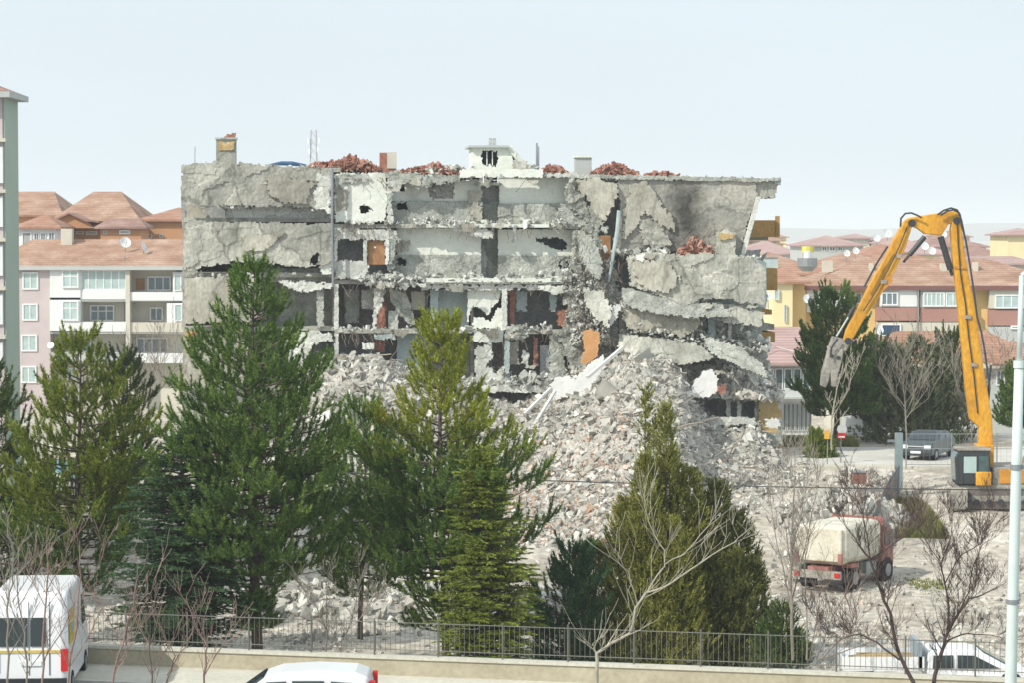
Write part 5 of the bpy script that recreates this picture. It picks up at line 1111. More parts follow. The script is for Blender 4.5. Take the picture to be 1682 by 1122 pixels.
limb_tree(1490, 146, [[(1490,740,0.080),(1488,690,0.070),(1486,650,0.050),(1478,600,0.025),(1470,565,0.010)],[(1488,680,0.050),(1505,640,0.030),(1520,590,0.010)],[(1487,670,0.045),(1465,640,0.025),(1440,600,0.010)],[(1486,655,0.040),(1492,610,0.025),(1498,560,0.010)],[(1488,685,0.040),(1525,655,0.025),(1545,615,0.010)]], 'leafless grey crowned tree between the two far pines', m_greytwig, 19, depth=2, twig=1.3, tw=3, minr=.012)
limb_tree(1368, 126, [[(1366,740,.07),(1366,690,.06),(1375,640,.04),(1385,600,.02)],[(1366,690,.04),(1395,640,.03),(1402,600,.012)]], 'thin pale bare tree beside the hanging grab', m_pale, 23, depth=2, twig=.8, tw=3, minr=.01)
limb_tree(1598, 150, [[(1595,735,.1),(1597,690,.08),(1604,640,.05),(1612,590,.02)],[(1597,690,.06),(1575,640,.04),(1560,600,.02)],[(1600,670,.06),(1630,620,.04),(1650,575,.02)]], 'bare tree behind the excavator boom', m_greytwig, 24, depth=2, twig=1.4, tw=4, minr=.014)
limb_tree(1480, 112, [[(1470,885,.05),(1478,850,.03),(1470,815,.01)],[(1470,885,.04),(1495,855,.03),(1515,840,.01)],[(1470,885,.04),(1450,850,.03),(1440,825,.01)]], 'low brown bush right of the dump truck', m_twig, 26, name='bare_bush', depth=2, twig=.7, tw=5, cat='shrub')
limb_tree(1400, 114, [[(1400,850,.04),(1400,820,.03),(1385,790,.01)],[(1400,850,.04),(1415,815,.03),(1430,800,.01)]], 'small reddish bush above the dump truck', m_redtwig, 27, name='bare_bush', depth=2, twig=.6, tw=5, cat='shrub')
# near twigs at the left foot of the picture
for (pl, Y, lb, sd, mt) in ((((12,1190),(14,1080),(12,1000),(20,960),(22,905),(12,868)), 38, 'pale twiggy shoot at the far left edge', 1, m_greytwig), (((40,1190),(44,1110),(40,1040),(28,970),(30,900)), 39, 'greyish bare shoot in front of the white van', 2, m_greytwig),
    (((66,1190),(70,1090),(76,1000),(78,940),(77,895)), 37, 'thick reddish shoot before the van door', 3, m_redtwig), (((108,1190),(112,1100),(126,1030),(132,950),(131,890)), 38, 'slim reddish shoot at the rear corner of the van', 4, m_redtwig),
    (((182,1190),(186,1110),(200,1062),(216,1000),(226,930)), 38, 'forked pinkish shoot right of the van', 5, m_redtwig), (((246,1190),(248,1110),(246,1060),(245,1045)), 37, 'short budded shoot before the pavement', 6, m_twig),
    (((338,1190),(336,1110),(340,1060),(334,1020)), 38, 'low red tipped shoot beside the small white car', 7, m_redtwig), (((262,1190),(275,1110),(288,1078)), 37, 'short bent shoot before the low wall', 8, m_twig)):
    L_ = [[(x, y, .022*(1-i/len(pl))+.008) for i, (x, y) in enumerate(pl)]]
    nb_ = pl[3] if len(pl) > 3 else pl[1]
    L_.append([(pl[1][0], pl[1][1], .014), (pl[1][0]+30, pl[1][1]-50, .011), (pl[1][0]+52, pl[1][1]-92, .006)]); L_.append([(pl[2][0], pl[2][1], .012), (pl[2][0]-24, pl[2][1]-44, .009), (pl[2][0]-34, pl[2][1]-80, .005)])
    if len(pl) > 4: L_.append([(pl[3][0], pl[3][1]+30, .012), (pl[3][0]+26, pl[3][1]-14, .009), (pl[3][0]+44, pl[3][1]-60, .005)])
    limb_tree(0, Y, L_, lb, mt, 100+sd, name='bare_shoot', depth=1, twig=.35, tw=2, cat='twig', minr=.0035, group='bare shoots at the lower left')
# grass patch and hedge by the excavator
def grass(x0, x1, y0, y1, n, hgt, label, mat, seed, name='grass'):
    rs = np.random.RandomState(seed); x = rs.uniform(x0, x1, n); y = rs.uniform(y0, y1, n); z = np.array([tz(a, b)-.03 for a, b in zip(x, y)])
    h = hgt*rs.uniform(.4,1.2,n); a = rs.uniform(0,6.28,n); dx, dy = np.cos(a)*.03, np.sin(a)*.03; lx, ly = rs.normal(0,.12,n)*h, rs.normal(0,.12,n)*h
    V = np.stack([np.stack([x-dx,y-dy,z],1), np.stack([x+dx,y+dy,z],1), np.stack([x+lx,y+ly,z+h],1)],1).reshape(-1,3)
    tri_mesh(name, V, 3, mat, label=label, cat='grass', kind='stuff')
grass(XZ(1452,118), XZ(1534,118), 113.5, 121.5, 14000, .42, 'strip of dry yellow green grass left of the excavator', m_grass, 4)
grass(XZ(1330,132), XZ(1480,132), 147.5, 151, 7000, .5, 'dark verge grass beyond the side street', m_grass, 5)
grass(XZ(1500,104), XZ(1560,104), 99, 106, 1200, .12, 'thin green weeds on the ground right of the dump truck', m_grass, 6)
# ================================================================ excavator
m_yel = M('yellow_machine_paint', [(0,(.40,.20,.03)),(.35,(.66,.31,.02)),(.7,(.74,.37,.025)),(1,(.78,.45,.08))], scale=.9, fine=.22, stretch=(1,1,.5), rough=.42, spec=.5)
m_yeld = M('dirty_orange_paint', [(0,(.45,.20,.03)),(1,(.68,.32,.05))], scale=1.2, fine=.2, rough=.6)
m_grab = M('worn_grey_steel', [(0,(.20,.19,.17)),(1,(.46,.43,.37))], scale=1.5, fine=.3, rough=.7)
m_track = M('track_steel', [(0,(.10,.085,.08)),(1,(.22,.19,.17))], scale=3, fine=.3, rough=.8)
m_rubber = flat('tyre_rubber', (.03,.03,.032), .9, .2)
m_chrome = flat('bright_rod', (.6,.62,.64), .2, .8, .9)
m_cabglass = flat('tinted_cab_glass', (.05,.10,.10), .1, .8, var=.3)
YE = 121.0
ez = tz(XZ(1620,YE), YE)
ex = thing('demolition_excavator', (XZ(1640,YE), YE, ez), 'yellow long reach demolition excavator with its boom folded over the site', 'excavator')
def slabY(poly, Y0, th, px_parent, name, mat, bevel=True):
    mb = MB(); mb.prism([P(a, b, Y0) for a, b in poly], (0, th, 0)); o = mb.build(name, mat, px_parent)
    if bevel:
        bv = o.modifiers.new('bevel', 'BEVEL'); bv.width = .05; bv.segments = 2; bv.limit_method = 'ANGLE'
    return o
main = slabY([(1608,735),(1609,703),(1594,690),(1587,640),(1578,540),(1571,470),(1567,440),(1564,400),(1562,376),(1566,350),(1575,349),(1579,368),(1584,410),(1591,450),(1599,490),(1606,530),(1613,590),(1622,640),(1630,690),(1632,736)], YE-.25, .5, ex, 'boom', m_yel)
slabY([(1567,436),(1589,438),(1590,442),(1567.5,440)], YE-.3, .6, ex, 'boom_flange', m_yeld, False)
slabY([(1486,362),(1493,357),(1520,352.5),(1545,349),(1566,346),(1576,349),(1578,360),(1564,366),(1558,368),(1547,386),(1520,384),(1508,375),(1493,369)], YE-.24, .48, ex, 'middle_boom', m_yel)
slabY([(1484,364),(1492,359),(1499,370),(1489,402),(1478,428),(1466,452),(1462,462),(1444,488),(1422,520),(1404,552),(1395,564),(1385,561),(1390,541),(1406,512),(1432,460),(1453,424),(1468,392)], YE-.2, .4, ex, 'arm', m_yel)
for (a, b) in (((1497,366),'p'),((1570,362),'q'),((1392,560),'r')):
    MB().disc(P(*a, YE), (0,1,0), .17, .62, 12).build('pivot_pin', m_dkmetal, ex)
slabY([(1455,455),(1464,450),(1466,462),(1450,478)], YE-.3, .6, ex, 'arm_bracket', m_yeld, False)
def cyl(a, b, r, mid, name='hydraulic_cylinder'):
    pa, pb = P(*a, YE), P(*b, YE); pm = pa.lerp(pb, mid); c = MB().tube([pa, pm], [r, r], 10).build(name, m_dkmetal, ex); MB().tube([pm, pb], [r*.5, r*.5], 8).build('piston_rod', m_chrome if name == 'grab_cylinder' else m_dkmetal, c)
cyl((1519,388), (1484,430), .12, .72); cyl((1545,388), (1564,452), .15, .85); cyl((1404,503), (1374,552), .09, .35, 'grab_cylinder')
cyl((1617,700),(1628,600), .10, .6)
for pl in (((1479,372),(1480,358),(1487,350),(1497,349),(1507,353),(1514,357)), ((1540,352),(1550,345),(1562,341),(1572,344),(1577,352),(1580,372),(1586,392)), ((1545,353),(1556,346),(1566,344),(1574,348),(1579,360),(1584,384)), ((1586,392),(1594,440),(1600,480),(1605,520),(1612,545),(1618,580),(1626,640)), ((1458,404),(1440,432),(1420,470)), ((1376,556),(1366,572),(1364,588))):
    MB().tube([P(a, b, YE-.5) for a, b in pl], .045, 6).build('hose', m_dkmetal, ex)
slabY([(1368,552),(1384,556),(1396,566),(1390,578),(1370,576),(1362,570)], YE-.25, .5, ex, 'grab_linkage', m_grab)
gr = slabY([(1362,572),(1386,574),(1384,590),(1378,612),(1373,637),(1366,636),(1364,612),(1362,626),(1357,638),(1349,635),(1351,612),(1358,588)], YE-.32, .64, ex, 'grab', m_grab)
for a in ((1365,585),(1376,588)): MB().disc(P(*a, YE), (0,1,0), .09, .7, 10).build('bolt', m_dkmetal, gr)
for pl in (((1572,360),(1574,400),(1578,450),(1586,500),(1592,560),(1600,620),(1606,680)), ((1490,372),(1478,402),(1460,440),(1440,476),(1418,510))):
    MB().tube([P(a, b, YE-.30) for a, b in pl], .03, 5).build('hydraulic_line', m_dkmetal, ex)
for (a, b, c_) in ((1590,520,'p'),(1600,600,'q'),(1478,420,'r'),(1452,462,'s')):
    pbox(MB(), a-5, a+5, b-3, b+3, YE-.34, .08).build('line_clamp', m_grab, ex)
# cab
def ebox(x0, x1, y0, y1, Y0, Y1, nm, mt, par=None, bev=.05):
    o = pbox(MB(), x0, x1, y0, y1, Y0, Y1-Y0).build(nm, mt, par or ex)
    if bev: b_ = o.modifiers.new('bevel', 'BEVEL'); b_.width = bev; b_.segments = 2
    return o
cabn = slabY([(1572,797),(1570,752),(1576,741),(1626,741),(1628,797)], YE-1.7, 1.3, ex, 'cab', m_dkmetal)
pbox(MB(), 1583, 1604, 751, 778, YE-1.73, .02).build('side_window', m_curtain, cabn); pbox(MB(), 1608, 1624, 750, 776, YE-1.73, .02).build('side_window', m_cabglass, cabn)
MB().prism([P(1571.5,790,YE-1.6)-Vector((.05,0,0)), P(1569.6,753,YE-1.6)-Vector((.05,0,0)), P(1575,744,YE-1.6)-Vector((.05,0,0)), P(1576,790,YE-1.6)-Vector((.05,0,0))], (0,1.1,0)).build('windscreen', m_cabglass, cabn)
ebox(1573, 1629, 737.5, 742, YE-1.75, YE-.35, 'cab_roof', m_grab); ebox(1603, 1629, 776, 799, YE-1.8, YE-1.66, 'cab_panel', m_yel)
ebox(1575, 1582, 745, 796, YE-1.74, YE-1.69, 'cab_pillar', m_dkmetal, None, 0)
ebox(1630, 1700, 769, 800, YE-1.5, YE+1.5, 'engine_cover', m_grab); ebox(1642, 1684, 772, 796, YE-1.56, YE-1.4, 'side_panel', m_yeld)
ebox(1698, 1732, 757, 801, YE-1.45, YE+1.45, 'counterweight', m_yel, None, .15); ebox(1606, 1633, 732, 770, YE-.6, YE+.6, 'boom_foot', m_yel)
ebox(1574, 1716, 798, 806, YE-1.55, YE+1.55, 'turntable_deck', m_grab); ebox(1618, 1668, 805, 818, YE-.9, YE+.9, 'slewing_ring', m_track)
ebox(1588, 1690, 812, 826, YE-1.0, YE+1.0, 'undercarriage', m_track)
ebox(1568, 1590, 722, 737, YE+.9, YE+1.3, 'work_lamp_post', m_yel, None, 0) if False else None
for sd in (-1, 1):
    Yc = YE + sd*1.25; c0, c1 = P(1584, 822, Yc-.3), P(1704, 822, Yc-.3); r = .46; zc = ez + r + .03; pts = []
    for k in range(9): a = math.pi/2 + math.pi*k/8; pts.append(Vector((c0.x + math.cos(a)*r, Yc-.3, zc + math.sin(a)*r)))
    for k in range(9): a = -math.pi/2 + math.pi*k/8; pts.append(Vector((c1.x + math.cos(a)*r, Yc-.3, zc + math.sin(a)*r)))
    tk = MB().prism(pts, (0, .6, 0)).build('track', m_track, ex); per = []
    n = len(pts)
    for i in range(n):
        a, b = pts[i], pts[(i+1)%n]; L_ = (b-a).length; m_ = max(1, int(L_/.18))
        for j in range(m_): per.append((a.lerp(b, (j+.5)/m_), (b-a).normalized()))
    mb = MB()
    for p_, d_ in per: mb.obox(p_ + Vector((0,.3,0)) + Vector((d_.z,0,-d_.x))*-.03, .13, .68, .06, d_.to_track_quat('X','Y').to_matrix() if abs(d_.y) < .01 else None)
    mb.build('track_pads', m_grab, tk, kind=None)
    MB().box(c0.x, c1.x, Yc-.34, Yc-.305, zc-.12, zc+.14).build('track_frame', m_grab, tk)
    for k in range(7): MB().disc((c0.x + (c1.x-c0.x)*k/6, Yc-.36, zc-.16 if 0<k<6 else zc), (0,1,0), .15 if 0<k<6 else .34, .08, 12).build('roller', m_dkmetal, tk)
ebox(1562, 1590, 803, 838, YE-2.2, YE-1.6, 'track_guard', m_grab)

# ================================================================ road vehicles
m_wcar = flat('white_car_paint', (.84,.85,.86), .25, .6, var=.02, scale=.3)
m_carglass = flat('car_glass', (.035,.05,.055), .06, .9, var=.2, scale=.5)
m_redlamp = flat('red_lamp', (.55,.02,.02), .25, .6, var=.1)
m_lamp = flat('clear_lamp', (.75,.77,.78), .15, .8)
m_black = flat('black_plastic', (.025,.027,.03), .6)
def loft(sec, wid, inset_top=.12):
    """side outline sec [(x,z)] -> shell of width wid; upper points lean inwards"""
    zt = max(z for x, z in sec); zb = min(z for x, z in sec); mb = MB(); n = len(sec); rings = []
    for q in (-1, -.86, .86, 1):
        ring = []
        for x, z in sec:
            k = max(0, (z-zb)/(zt-zb)-.5)*2; y = q*wid/2*(1-inset_top*k*k if abs(q) == 1 else 1-inset_top*k*k)
            cxm = sum(a for a, _ in sec)/n; s_ = .965 if abs(q) == 1 else 1; zm = (zt+zb)/2
            ring.append((cxm+(x-cxm)*s_, y, zm+(z-zm)*s_))
        rings.append(ring)
    vs = [v for r in rings for v in r]; fs = [tuple(range(n)), tuple(range(4*n-1, 3*n-1, -1))]
    for k in range(3):
        for i in range(n): j = (i+1)%n; fs.append((k*n+i, (k+1)*n+i, (k+1)*n+j, k*n+j))
    return mb.add(vs, fs)
def xf(o_parent, mb, loc, yaw):
    c, s = math.cos(yaw), math.sin(yaw); mb.v = [(x*c - y*s + loc[0], x*s + y*c + loc[1], z + loc[2]) for x, y, z in mb.v]; return mb
def vehicle(name, loc, yaw, label, cat, outline, width, paint, windows, wheels, wr, lamps=(), inset=.12, extras=(), group=None):
    t = thing(name, loc, label, cat, group)
    def put(mb, nm, mt, par=t, bev=0, sm=False):
        o = xf(t, mb, loc, yaw).build(nm, mt, par, smooth=sm)
        if bev: b_ = o.modifiers.new('bevel','BEVEL'); b_.width = bev; b_.segments = 3; b_.limit_method = 'ANGLE'; b_.angle_limit = R(25)
        return o
    body = put(loft(outline, width, inset), 'body', paint, bev=.05)
    zt = max(z for x, z in outline); zb = min(z for x, z in outline)
    for poly in windows:   # side glass on both flanks
        for sg in (-1, 1):
            mb = MB(); vs = []
            for off in (0, .02):
                for x, z in poly:
                    k = max(0, (z-zb)/(zt-zb)-.5)*2; vs.append((x, sg*(width/2*(1-inset*k*k)*.995 + off - .004 + .0), z))
            n = len(poly); mb.add(vs, [tuple(range(n)), tuple(range(2*n-1,n-1,-1))]+[(i,i+n,(i+1)%n+n,(i+1)%n) for i in range(n)]); put(mb, 'side_window', m_carglass)
    for x in wheels:
        for sg in (-1, 1):
            w_ = put(MB().disc((x, sg*(width/2-.10), wr), (0,1,0), wr, .24, 24), 'wheel', m_rubber); put(MB().disc((x, sg*(width/2-.02), wr), (0,1,0), wr*.6, .10, 16), 'rim', m_metal, w_)
    for (nm, bx, mt) in lamps: put(MB().box(*bx), nm, mt)
    for (nm, fn, mt) in extras: put(fn(), nm, mt)
    return t
# small white van, its roof at the foot of the picture (faces left)
Yc = 63.0; zc = -.14
xc = (XZ(390,Yc)+XZ(613,Yc))/2
out = [(-2.1,.35),(-2.12,.8),(-1.95,1.02),(-1.25,1.10),(-.62,1.56),(-.25,1.69),(.6,1.74),(1.55,1.70),(1.86,1.58),(1.98,1.1),(2.0,.35)]
xrr = XZ(612,Yc) - 1.95
vehicle('small_van', (xrr, Yc, zc), 0, 'small white van passing on the road, only its roof and window tops in the picture', 'van', out, 1.72, m_wcar,
   [[(-1.08,1.1),(-.55,1.48),(-.08,1.50),(-.08,1.1)],[(.06,1.1),(.06,1.51),(.82,1.51),(.82,1.1)],[(.98,1.1),(.98,1.50),(1.5,1.46),(1.7,1.1)]], (-1.35,1.35), .31,
   [('tail_lamp',(1.90,2.02,-.80,-.60,.9,1.5),m_redlamp),('tail_lamp',(1.90,2.02,.60,.80,.9,1.5),m_redlamp),('headlight',(-2.14,-2.0,-.8,-.5,.72,.92),m_lamp),('headlight',(-2.14,-2.0,.5,.8,.72,.92),m_lamp),('bumper',(1.96,2.08,-.8,.8,.35,.6),m_black),('bumper',(-2.2,-2.08,-.8,.8,.35,.6),m_black)],
   extras=[('windscreen', lambda: MB().prism([(-1.24,-.72,1.12),(-.64,-.62,1.555),(-.64,.62,1.555),(-1.24,.72,1.12)], (-.03,0,.03)), m_carglass)])
# tall white van at the lower left seen from behind
Yv = 71.5; sc = ppm(Yv-1.2)
vx = XZ(108, 67.9) - 1.14; vh = .43
out = [(-2.6,.3),(-2.6,2.2),(-2.5,2.75),(-2.2,2.85),(.9,2.85),(1.35,2.7),(1.95,1.6),(2.5,1.3),(2.62,.9),(2.62,.3)]
vn = vehicle('tall_van', (vx, 70.4, -.14), R(93.5), 'tall white van seen from behind with a red tail lamp and coloured side panel', 'van', out, 1.98, m_wcar, [[(1.0,1.5),(1.0,2.3),(1.3,2.3),(1.75,1.6),(1.75,1.5)],[(-2.0,1.55),(-2.0,2.3),(-1.1,2.3),(-1.1,1.55)]], (-1.7,1.7), .34,
   [('tail_lamp',(-2.64,-2.56,-.99,-.80,.80,1.38),m_redlamp),('tail_lamp',(-2.64,-2.56,.80,.99,.80,1.38),m_redlamp),('rear_window',(-2.63,-2.59,.05,.78,1.45,2.2),m_carglass),('rear_window',(-2.63,-2.59,-.42,-.02,1.45,2.2),m_carglass),
    ('stripe',(-2.625,-2.58,-.78,.78,1.28,1.35),flat('gold_stripe',(.62,.46,.12))),('bumper',(-2.72,-2.58,-.95,.95,.3,.62),m_black),('door_gap',(-2.618,-2.58,-.52,-.50,.7,2.6),m_black),('door_gap',(-2.618,-2.58,.01,.025,.7,2.6),m_black),('rear_plate',(-2.64,-2.58,-.3,.22,.95,1.07),m_frame),
    ('side_sign',(-2.3,-1.2,-1.012,-.985,1.45,2.3),flat('gold_sign',(.55,.42,.06),var=.35,scale=2.5)),('side_sign_patch',(-2.1,-1.5,-1.02,-1.013,1.75,1.98),flat('blue_sign_patch',(.20,.38,.50))),('roof_vent',(-2.3,-2.1,-.5,-.3,2.85,2.92),m_frame)], inset=.05)
# white pickup behind the railing, lower right (faces right)
Yp = 80.5; gz = -2.05
zof = P(0,1062,Yp).z; H_ = zof - gz
px0 = XZ(1592, Yp)
k_ = 1.0
pk = thing('pickup_truck', (px0, Yp, gz), 'white double cab pickup with a low wooden load behind the railing', 'pickup')
hb = H_
out = [(-1.35,.5),(-1.38,hb*.52),(-1.30,hb*.93),(-1.1,hb),(.05,hb),(.35,hb*.95),(1.25,hb*.60),(1.75,hb*.52),(1.95,hb*.42),(1.97,.45)]
def pput(mb, nm, mt, par=pk, bev=0):
    o = xf(pk, mb, (px0, Yp, gz), 0).build(nm, mt, par)
    if bev: b_ = o.modifiers.new('bevel','BEVEL'); b_.width = bev; b_.segments = 3; b_.limit_method = 'ANGLE'; b_.angle_limit = R(25)
    return o
pput(loft(out, 1.75, .14), 'cab', m_wcar, bev=.05)
for poly in ([(-1.18,hb*.60),(-1.15,hb*.88),(-.55,hb*.89),(-.55,hb*.60)],[(-.42,hb*.60),(-.42,hb*.89),(.10,hb*.88),(.86,hb*.60)]):
    for sg in (-1,1):
        vs = [];
        for off in (0,.02):
            for x, z in poly:
                k = max(0,(z-.45)/(hb-.45)-.5)*2; vs.append((x, sg*(1.75/2*(1-.14*k*k)+off), z))
        n = len(poly); pput(MB().add(vs, [tuple(range(n)),tuple(range(2*n-1,n-1,-1))]+[(i,i+n,(i+1)%n+n,(i+1)%n) for i in range(n)]), 'side_window', m_carglass)
pput(MB().prism([(.36,-.70,hb*.945),(1.22,-.76,hb*.61),(1.22,.76,hb*.61),(.36,.70,hb*.945)], (.03,0,.03)), 'windscreen', m_cabglass)
pput(MB().box(-3.9,-1.42,-.88,.88,.75,.82).box(-3.9,-1.42,-.90,-.86,.82,1.18).box(-3.9,-1.42,.86,.90,.82,1.18).box(-3.94,-3.9,-.88,.88,.82,1.18), 'load_bed', m_wcar)
pput(MB().box(-1.62,-1.50,-.85,.85,1.18,1.6).box(-1.62,-1.50,-.9,.9,.75,1.18), 'headboard', flat('blue_grey_board',(.30,.36,.40)))
for x in (-3.1,.1+1.1):
    for sg in (-1,1):
        w_ = pput(MB().disc((x, sg*.78, .36), (0,1,0), .36, .24, 22), 'wheel', m_rubber); pput(MB().disc((x, sg*.88, .36), (0,1,0), .2, .08, 14), 'rim', m_metal, w_)
ld = MB()
for k in range(7): ld.obox((px0-2.75+.12*(k%3), Yp-.45+.13*k, gz+1.0+.05*(k%3)), 1.7, .12, .08, Matrix.Rotation(.02*(k-4),3,'Z'))
ld.build('planks', flat('yellow_planks',(.45,.34,.18),var=.25,scale=6), label='stack of yellow planks lying in the pickup bed', cat='planks')
# dump truck on the site, seen from behind on its left
Yd = 103.0
dx = XZ(1352, Yd); dz = tz(dx, Yd)-.05
dt = thing('dump_truck', (dx, Yd, dz), 'cream bodied dump truck with red cab parked on the site ground', 'dump truck')
m_crm = M('cream_tipper_paint', [(0,(.40,.36,.28)),(.4,(.62,.58,.47)),(1,(.78,.75,.64))], scale=1.2, fine=.15, rough=.6)
m_redp = M('faded_red_paint', [(0,(.26,.10,.08)),(1,(.44,.21,.18))], scale=1.5, fine=.2, rough=.5)
yaw_ = R(58)
def dput(mb, nm, mt, par=dt, bev=0):
    o = xf(dt, mb, (dx, Yd, dz), yaw_).build(nm, mt, par)
    if bev: b_ = o.modifiers.new('bevel','BEVEL'); b_.width = bev; b_.segments = 3; b_.limit_method = 'ANGLE'; b_.angle_limit = R(25)
    return o
# local +x = forward (away, to the right), -y = right flank facing the camera
tip = MB().prism([(-.2,-1.02,1.05),(-.2,-1.12,1.35),(-.2,-1.12,2.62),(-.2,1.12,2.62),(-.2,1.12,1.35),(-.2,1.02,1.05)], (3.5,0,.0))
dput(tip, 'tipper_body', m_crm, bev=.30)
dput(MB().box(-.30,-.16,-.98,.98,1.2,2.52), 'tailgate', m_crm, bev=.06)
for x in (.9,2.6): dput(MB().box(x,x+.07,-1.15,-1.11,1.4,2.35), 'side_rib', m_crm)
dput(MB().box(3.32,3.42,-1.13,1.13,1.2,2.68), 'headguard', m_redp)
for y in (-1.0,.85): dput(MB().box(-.34,-.21,y,y+.16,1.15,1.55), 'hinge_arm', m_redp)
dput(MB().box(-.35,4.4,-.45,.45,.72,1.0), 'chassis', m_redp)
dput(MB().box(-.42,-.30,-1.0,1.0,.55,.86), 'rear_bumper', m_grab); dput(MB().box(-.5,-.38,-1.0,1.0,.36,.46), 'underrun_bar', m_black)
for y in (-.98,.74): dput(MB().box(-.45,-.41,y,y+.24,.62,.80), 'tail_lamp', m_redlamp)
dput(MB().box(.25,.9,-1.16,-.75,.95,1.1), 'mudguard', m_redp)
cb_ = dput(loft([(3.5,.8),(3.5,2.1),(3.6,2.2),(4.3,2.18),(4.6,1.8),(4.7,1.2),(4.7,.6),(4.2,.6)], 2.0, .05), 'cab', m_redp, bev=.06)
dput(MB().box(3.75,4.3,-1.02,-.99,1.5,2.0), 'side_window', m_carglass, cb_); dput(MB().box(4.6,4.66,-.9,.9,1.5,1.8), 'windscreen', m_carglass, cb_)
for x in (.75,3.9):
    for sg in (-1,1):
        w_ = dput(MB().disc((x, sg*.92, .50), (0,1,0), .50, .34, 24), 'wheel', m_rubber); dput(MB().disc((x, sg*1.09, .50), (0,1,0), .26, .06, 16), 'rim', m_metal, w_)
dput(MB().box(1.9,2.9,-1.05,-.7,.55,1.0), 'fuel_tank', m_metal)
# grey car in the side street, nose towards us
gc = M('grey_car_paint', [(0,(.045,.065,.07)),(1,(.08,.105,.11))], scale=.4, rough=.3, spec=.6)
out = [(-2.0,.25),(-2.05,.75),(-1.85,.95),(-1.1,1.02),(-.5,1.42),(.2,1.48),(1.0,1.42),(1.7,1.02),(1.95,.95),(2.0,.3)]
vehicle('parked_car', (XZ(1527,140), 140, .05), R(62), 'dark grey car parked in the side street beside the excavator cab', 'car', out, 1.75, gc, [[(-.85,1.04),(-.45,1.36),(.2,1.40),(.2,1.04)],[(.3,1.04),(.3,1.40),(.9,1.36),(1.4,1.04)]], (-1.3,1.25), .31,
   [('headlight',(-2.06,-1.95,-.82,-.45,.62,.82),m_lamp),('headlight',(-2.06,-1.95,.45,.82,.62,.82),m_lamp),('number_plate',(-2.09,-2.04,-.28,.28,.38,.50),m_frame),('bumper',(-2.07,-1.98,-.8,.8,.25,.42),m_black),('tail_lamp',(1.93,2.0,-.8,-.55,.7,.9),m_redlamp),('tail_lamp',(1.93,2.0,.55,.8,.7,.9),m_redlamp)],
   extras=[('windscreen', lambda: MB().prism([(-1.08,-.70,1.03),(-.52,-.60,1.41),(-.52,.60,1.41),(-1.08,.70,1.03)], (-.03,0,.03)), m_carglass)])
for (px_, Y_, yw, lb, mt) in ((52,122,R(12),'white parked car glimpsed through the olive pine',m_wcar),(112,126,R(100),'blue green parked car glimpsed beside the pine trunk',flat('teal_paint',(.10,.25,.28),.3,.5))):
    vehicle('parked_car', (XZ(px_,Y_), Y_, tz(XZ(px_,Y_),Y_)+.04), yw, lb, 'car', out, 1.75, mt, [[(-.85,1.04),(-.45,1.36),(.2,1.40),(.2,1.04)],[(.3,1.04),(.3,1.40),(.9,1.36),(1.4,1.04)]], (-1.3,1.25), .31, [('headlight',(-2.06,-1.95,.45,.82,.62,.82),m_lamp),('headlight',(-2.06,-1.95,-.82,-.45,.62,.82),m_lamp)])
# ================================================================ street furniture
Yl = 50.0; lz = -.14; m_pole = flat('pale_green_grey_pole', (.62,.70,.66), .4, .5, var=.05)
lp = thing('street_lamp', (P(1659,1125,Yl).x-.02, Yl, lz), 'tall pale steel lamp post at the right edge of the picture', 'street lamp')
pb_, pt_ = P(1660,1122,Yl), P(1678,452,Yl); pf = pb_ + (pb_-pt_)*((pb_.z-lz)/(pt_.z-pb_.z)); pc = pb_.lerp(pt_, .78)
MB().tube([pf, pb_, pb_.lerp(pt_,.53), pc], [.135,.115,.10,.09], 18).build('pole', m_pole, lp, smooth=True)
MB().tube([pc, pt_], [.055,.045], 14).build('upper_pole', m_pole, lp, smooth=True)
MB().tube([pc-Vector((0,0,.06)), pc+Vector((0,0,.08))], .11, 16).build('collar', m_pole, lp); 
q_ = pb_.lerp(pt_, .53); MB().tube([q_-Vector((0,0,.05)), q_+Vector((0,0,.05))], .12, 16).build('band', m_metal, lp); MB().box(q_.x, q_.x+.5, q_.y-.05, q_.y+.05, q_.z-.03, q_.z+.03).build('bracket', m_metal, lp)
q_ = pb_.lerp(pt_, .20); MB().tube([q_-Vector((0,0,.04)), q_+Vector((0,0,.04))], .13, 16).build('band', m_metal, lp)
MB().tube([pt_, pt_+Vector((.35,0,.25)), pt_+Vector((1.1,0,.4))], [.045,.04,.035], 8).build('arm', m_pole, lp); MB().obox(pt_+Vector((1.4,0,.42)), .7, .25, .1).build('lamp_head', m_metal, lp)
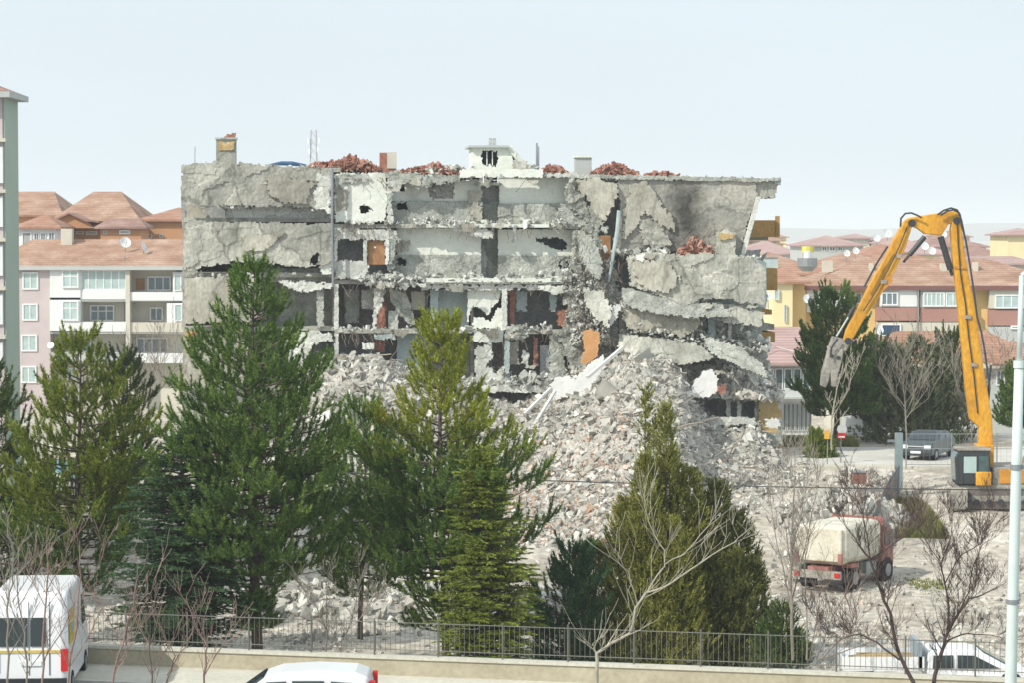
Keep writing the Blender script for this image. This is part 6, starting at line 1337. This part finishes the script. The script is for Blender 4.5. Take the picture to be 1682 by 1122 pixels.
# gate pillar, leaning fence panel, mesh fence along the side street
gp = thing('gate_pillar', P(1476,782,126), 'grey steel gate pillar at the end of the fence', 'gate pillar')
a_ = P(1476,786,126); MB().box(a_.x-.17,a_.x+.17,125.8,126.2,tz(a_.x,126),P(0,712,126).z).build('post', flat('blue_grey_steel',(.24,.31,.32)), gp); MB().box(a_.x-.55,a_.x-.17,125.9,126.0,P(0,727,126).z,P(0,723,126).z).build('hinge', m_metal, gp)
fp_ = thing('panel_fence', P(1450,810,118), 'dark panel fence running from the gate pillar towards the dump truck', 'fence')
f0, f1 = Vector((P(1476,782,125.6).x,125.6,0)), Vector((P(1420,840,112).x,110.5,0)); nP = 9
for k in range(nP):
    a_, b_ = f0.lerp(f1,k/nP), f0.lerp(f1,(k+1)/nP); za, zb_ = tz(a_.x,a_.y), tz(b_.x,b_.y)
    MB().prism([(a_.x,a_.y,za),(b_.x,b_.y,zb_),(b_.x,b_.y,zb_+1.35),(a_.x,a_.y,za+1.35)], (.05,.02,0)).build('fence_panel', flat('fence_slate',(.13,.14,.15),.7) if k == 0 else bpy.data.materials['fence_slate'], fp_)
    MB().tube([(b_.x,b_.y,zb_),(b_.x,b_.y,zb_+1.5)], .05, 6).build('post', m_metal, fp_)
mf = thing('mesh_fence', (XZ(1530,133), 133, 0), 'thin mesh fence on posts along the near side of the side street', 'fence')
xs = np.arange(XZ(1490,133), XZ(1720,133), 2.3)
for x in xs: MB().tube([(x,133,.1),(x,133,1.9)], .035, 5).build('post', m_metal, mf)
mb = MB()
for z in (.3,1.1,1.85): mb.tube([(xs[0],133,z),(xs[-1],133,z)], .02, 3)
for x in np.arange(xs[0], xs[-1], .3): mb.tube([(x,133,.3),(x,133,1.85)], .007, 3)
mb.build('mesh', m_metal, mf)
# road sign by the pine
rs_ = thing('road_sign', P(1380,742,137), 'road sign with a grey plate above a red one beside the pine', 'sign')
b0 = P(1381,745,137); MB().tube([(b0.x,137,0),(b0.x,137,P(0,698,137).z)], .04, 6).build('post', m_metal, rs_)
c_ = P(1383,706,136.9); MB().disc(c_, (0,1,0), .27, .03, 8).build('plate', m_greyw, rs_); pbox(MB(), 1376,1389,712,721, 136.85, .03).build('lower_plate', m_redlamp, rs_); pbox(MB(), 1377.5,1387.5,717.5,719.5, 136.83, .01).build('white_band', m_frame, rs_)
ys_ = thing('warning_sign', P(1359,740,136), 'small yellow warning board left of the road sign', 'sign'); b0 = P(1359,745,136); MB().tube([(b0.x,136,0),(b0.x,136,P(0,712,136).z)], .03, 5).build('post', m_metal, ys_); pbox(MB(),1354,1363,708,722,135.9,.03).build('board', flat('amber_board',(.7,.38,.05)), ys_)
# red and white scraps near the truck
for i,(px_,py_,lb) in enumerate(((1412,792,'reddish scrap bin beside the spoil mound'),)):
    s_ = thing('scrap_bin', P(px_,py_,125), lb, 'bin'); pbox(MB(),px_-11,px_+10,py_-14,py_+4,125,.8).build('bin', flat('rusty_bin',(.26,.13,.10)), s_); pbox(MB(),px_-12,px_+11,py_-16,py_-14.2,124.95,.9).build('lid', m_metal, s_)

# ================================================================ haze
hz = MB().box(-6000, 6000, -12, 9700, -12, 66).build('haze', m_metal, kind='stuff', origin=(0,0,0))
hm = bpy.data.materials.new('air'); hm.use_nodes = True; hn = hm.node_tree; hn.nodes.clear()
ho = hn.nodes.new('ShaderNodeOutputMaterial'); pv = hn.nodes.new('ShaderNodeVolumePrincipled'); pv.inputs['Color'].default_value = (.90,.95,1,1); pv.inputs['Density'].default_value = 0.00024
hn.links.new(pv.outputs['Volume'], ho.inputs['Volume']); hz.data.materials[0] = hm
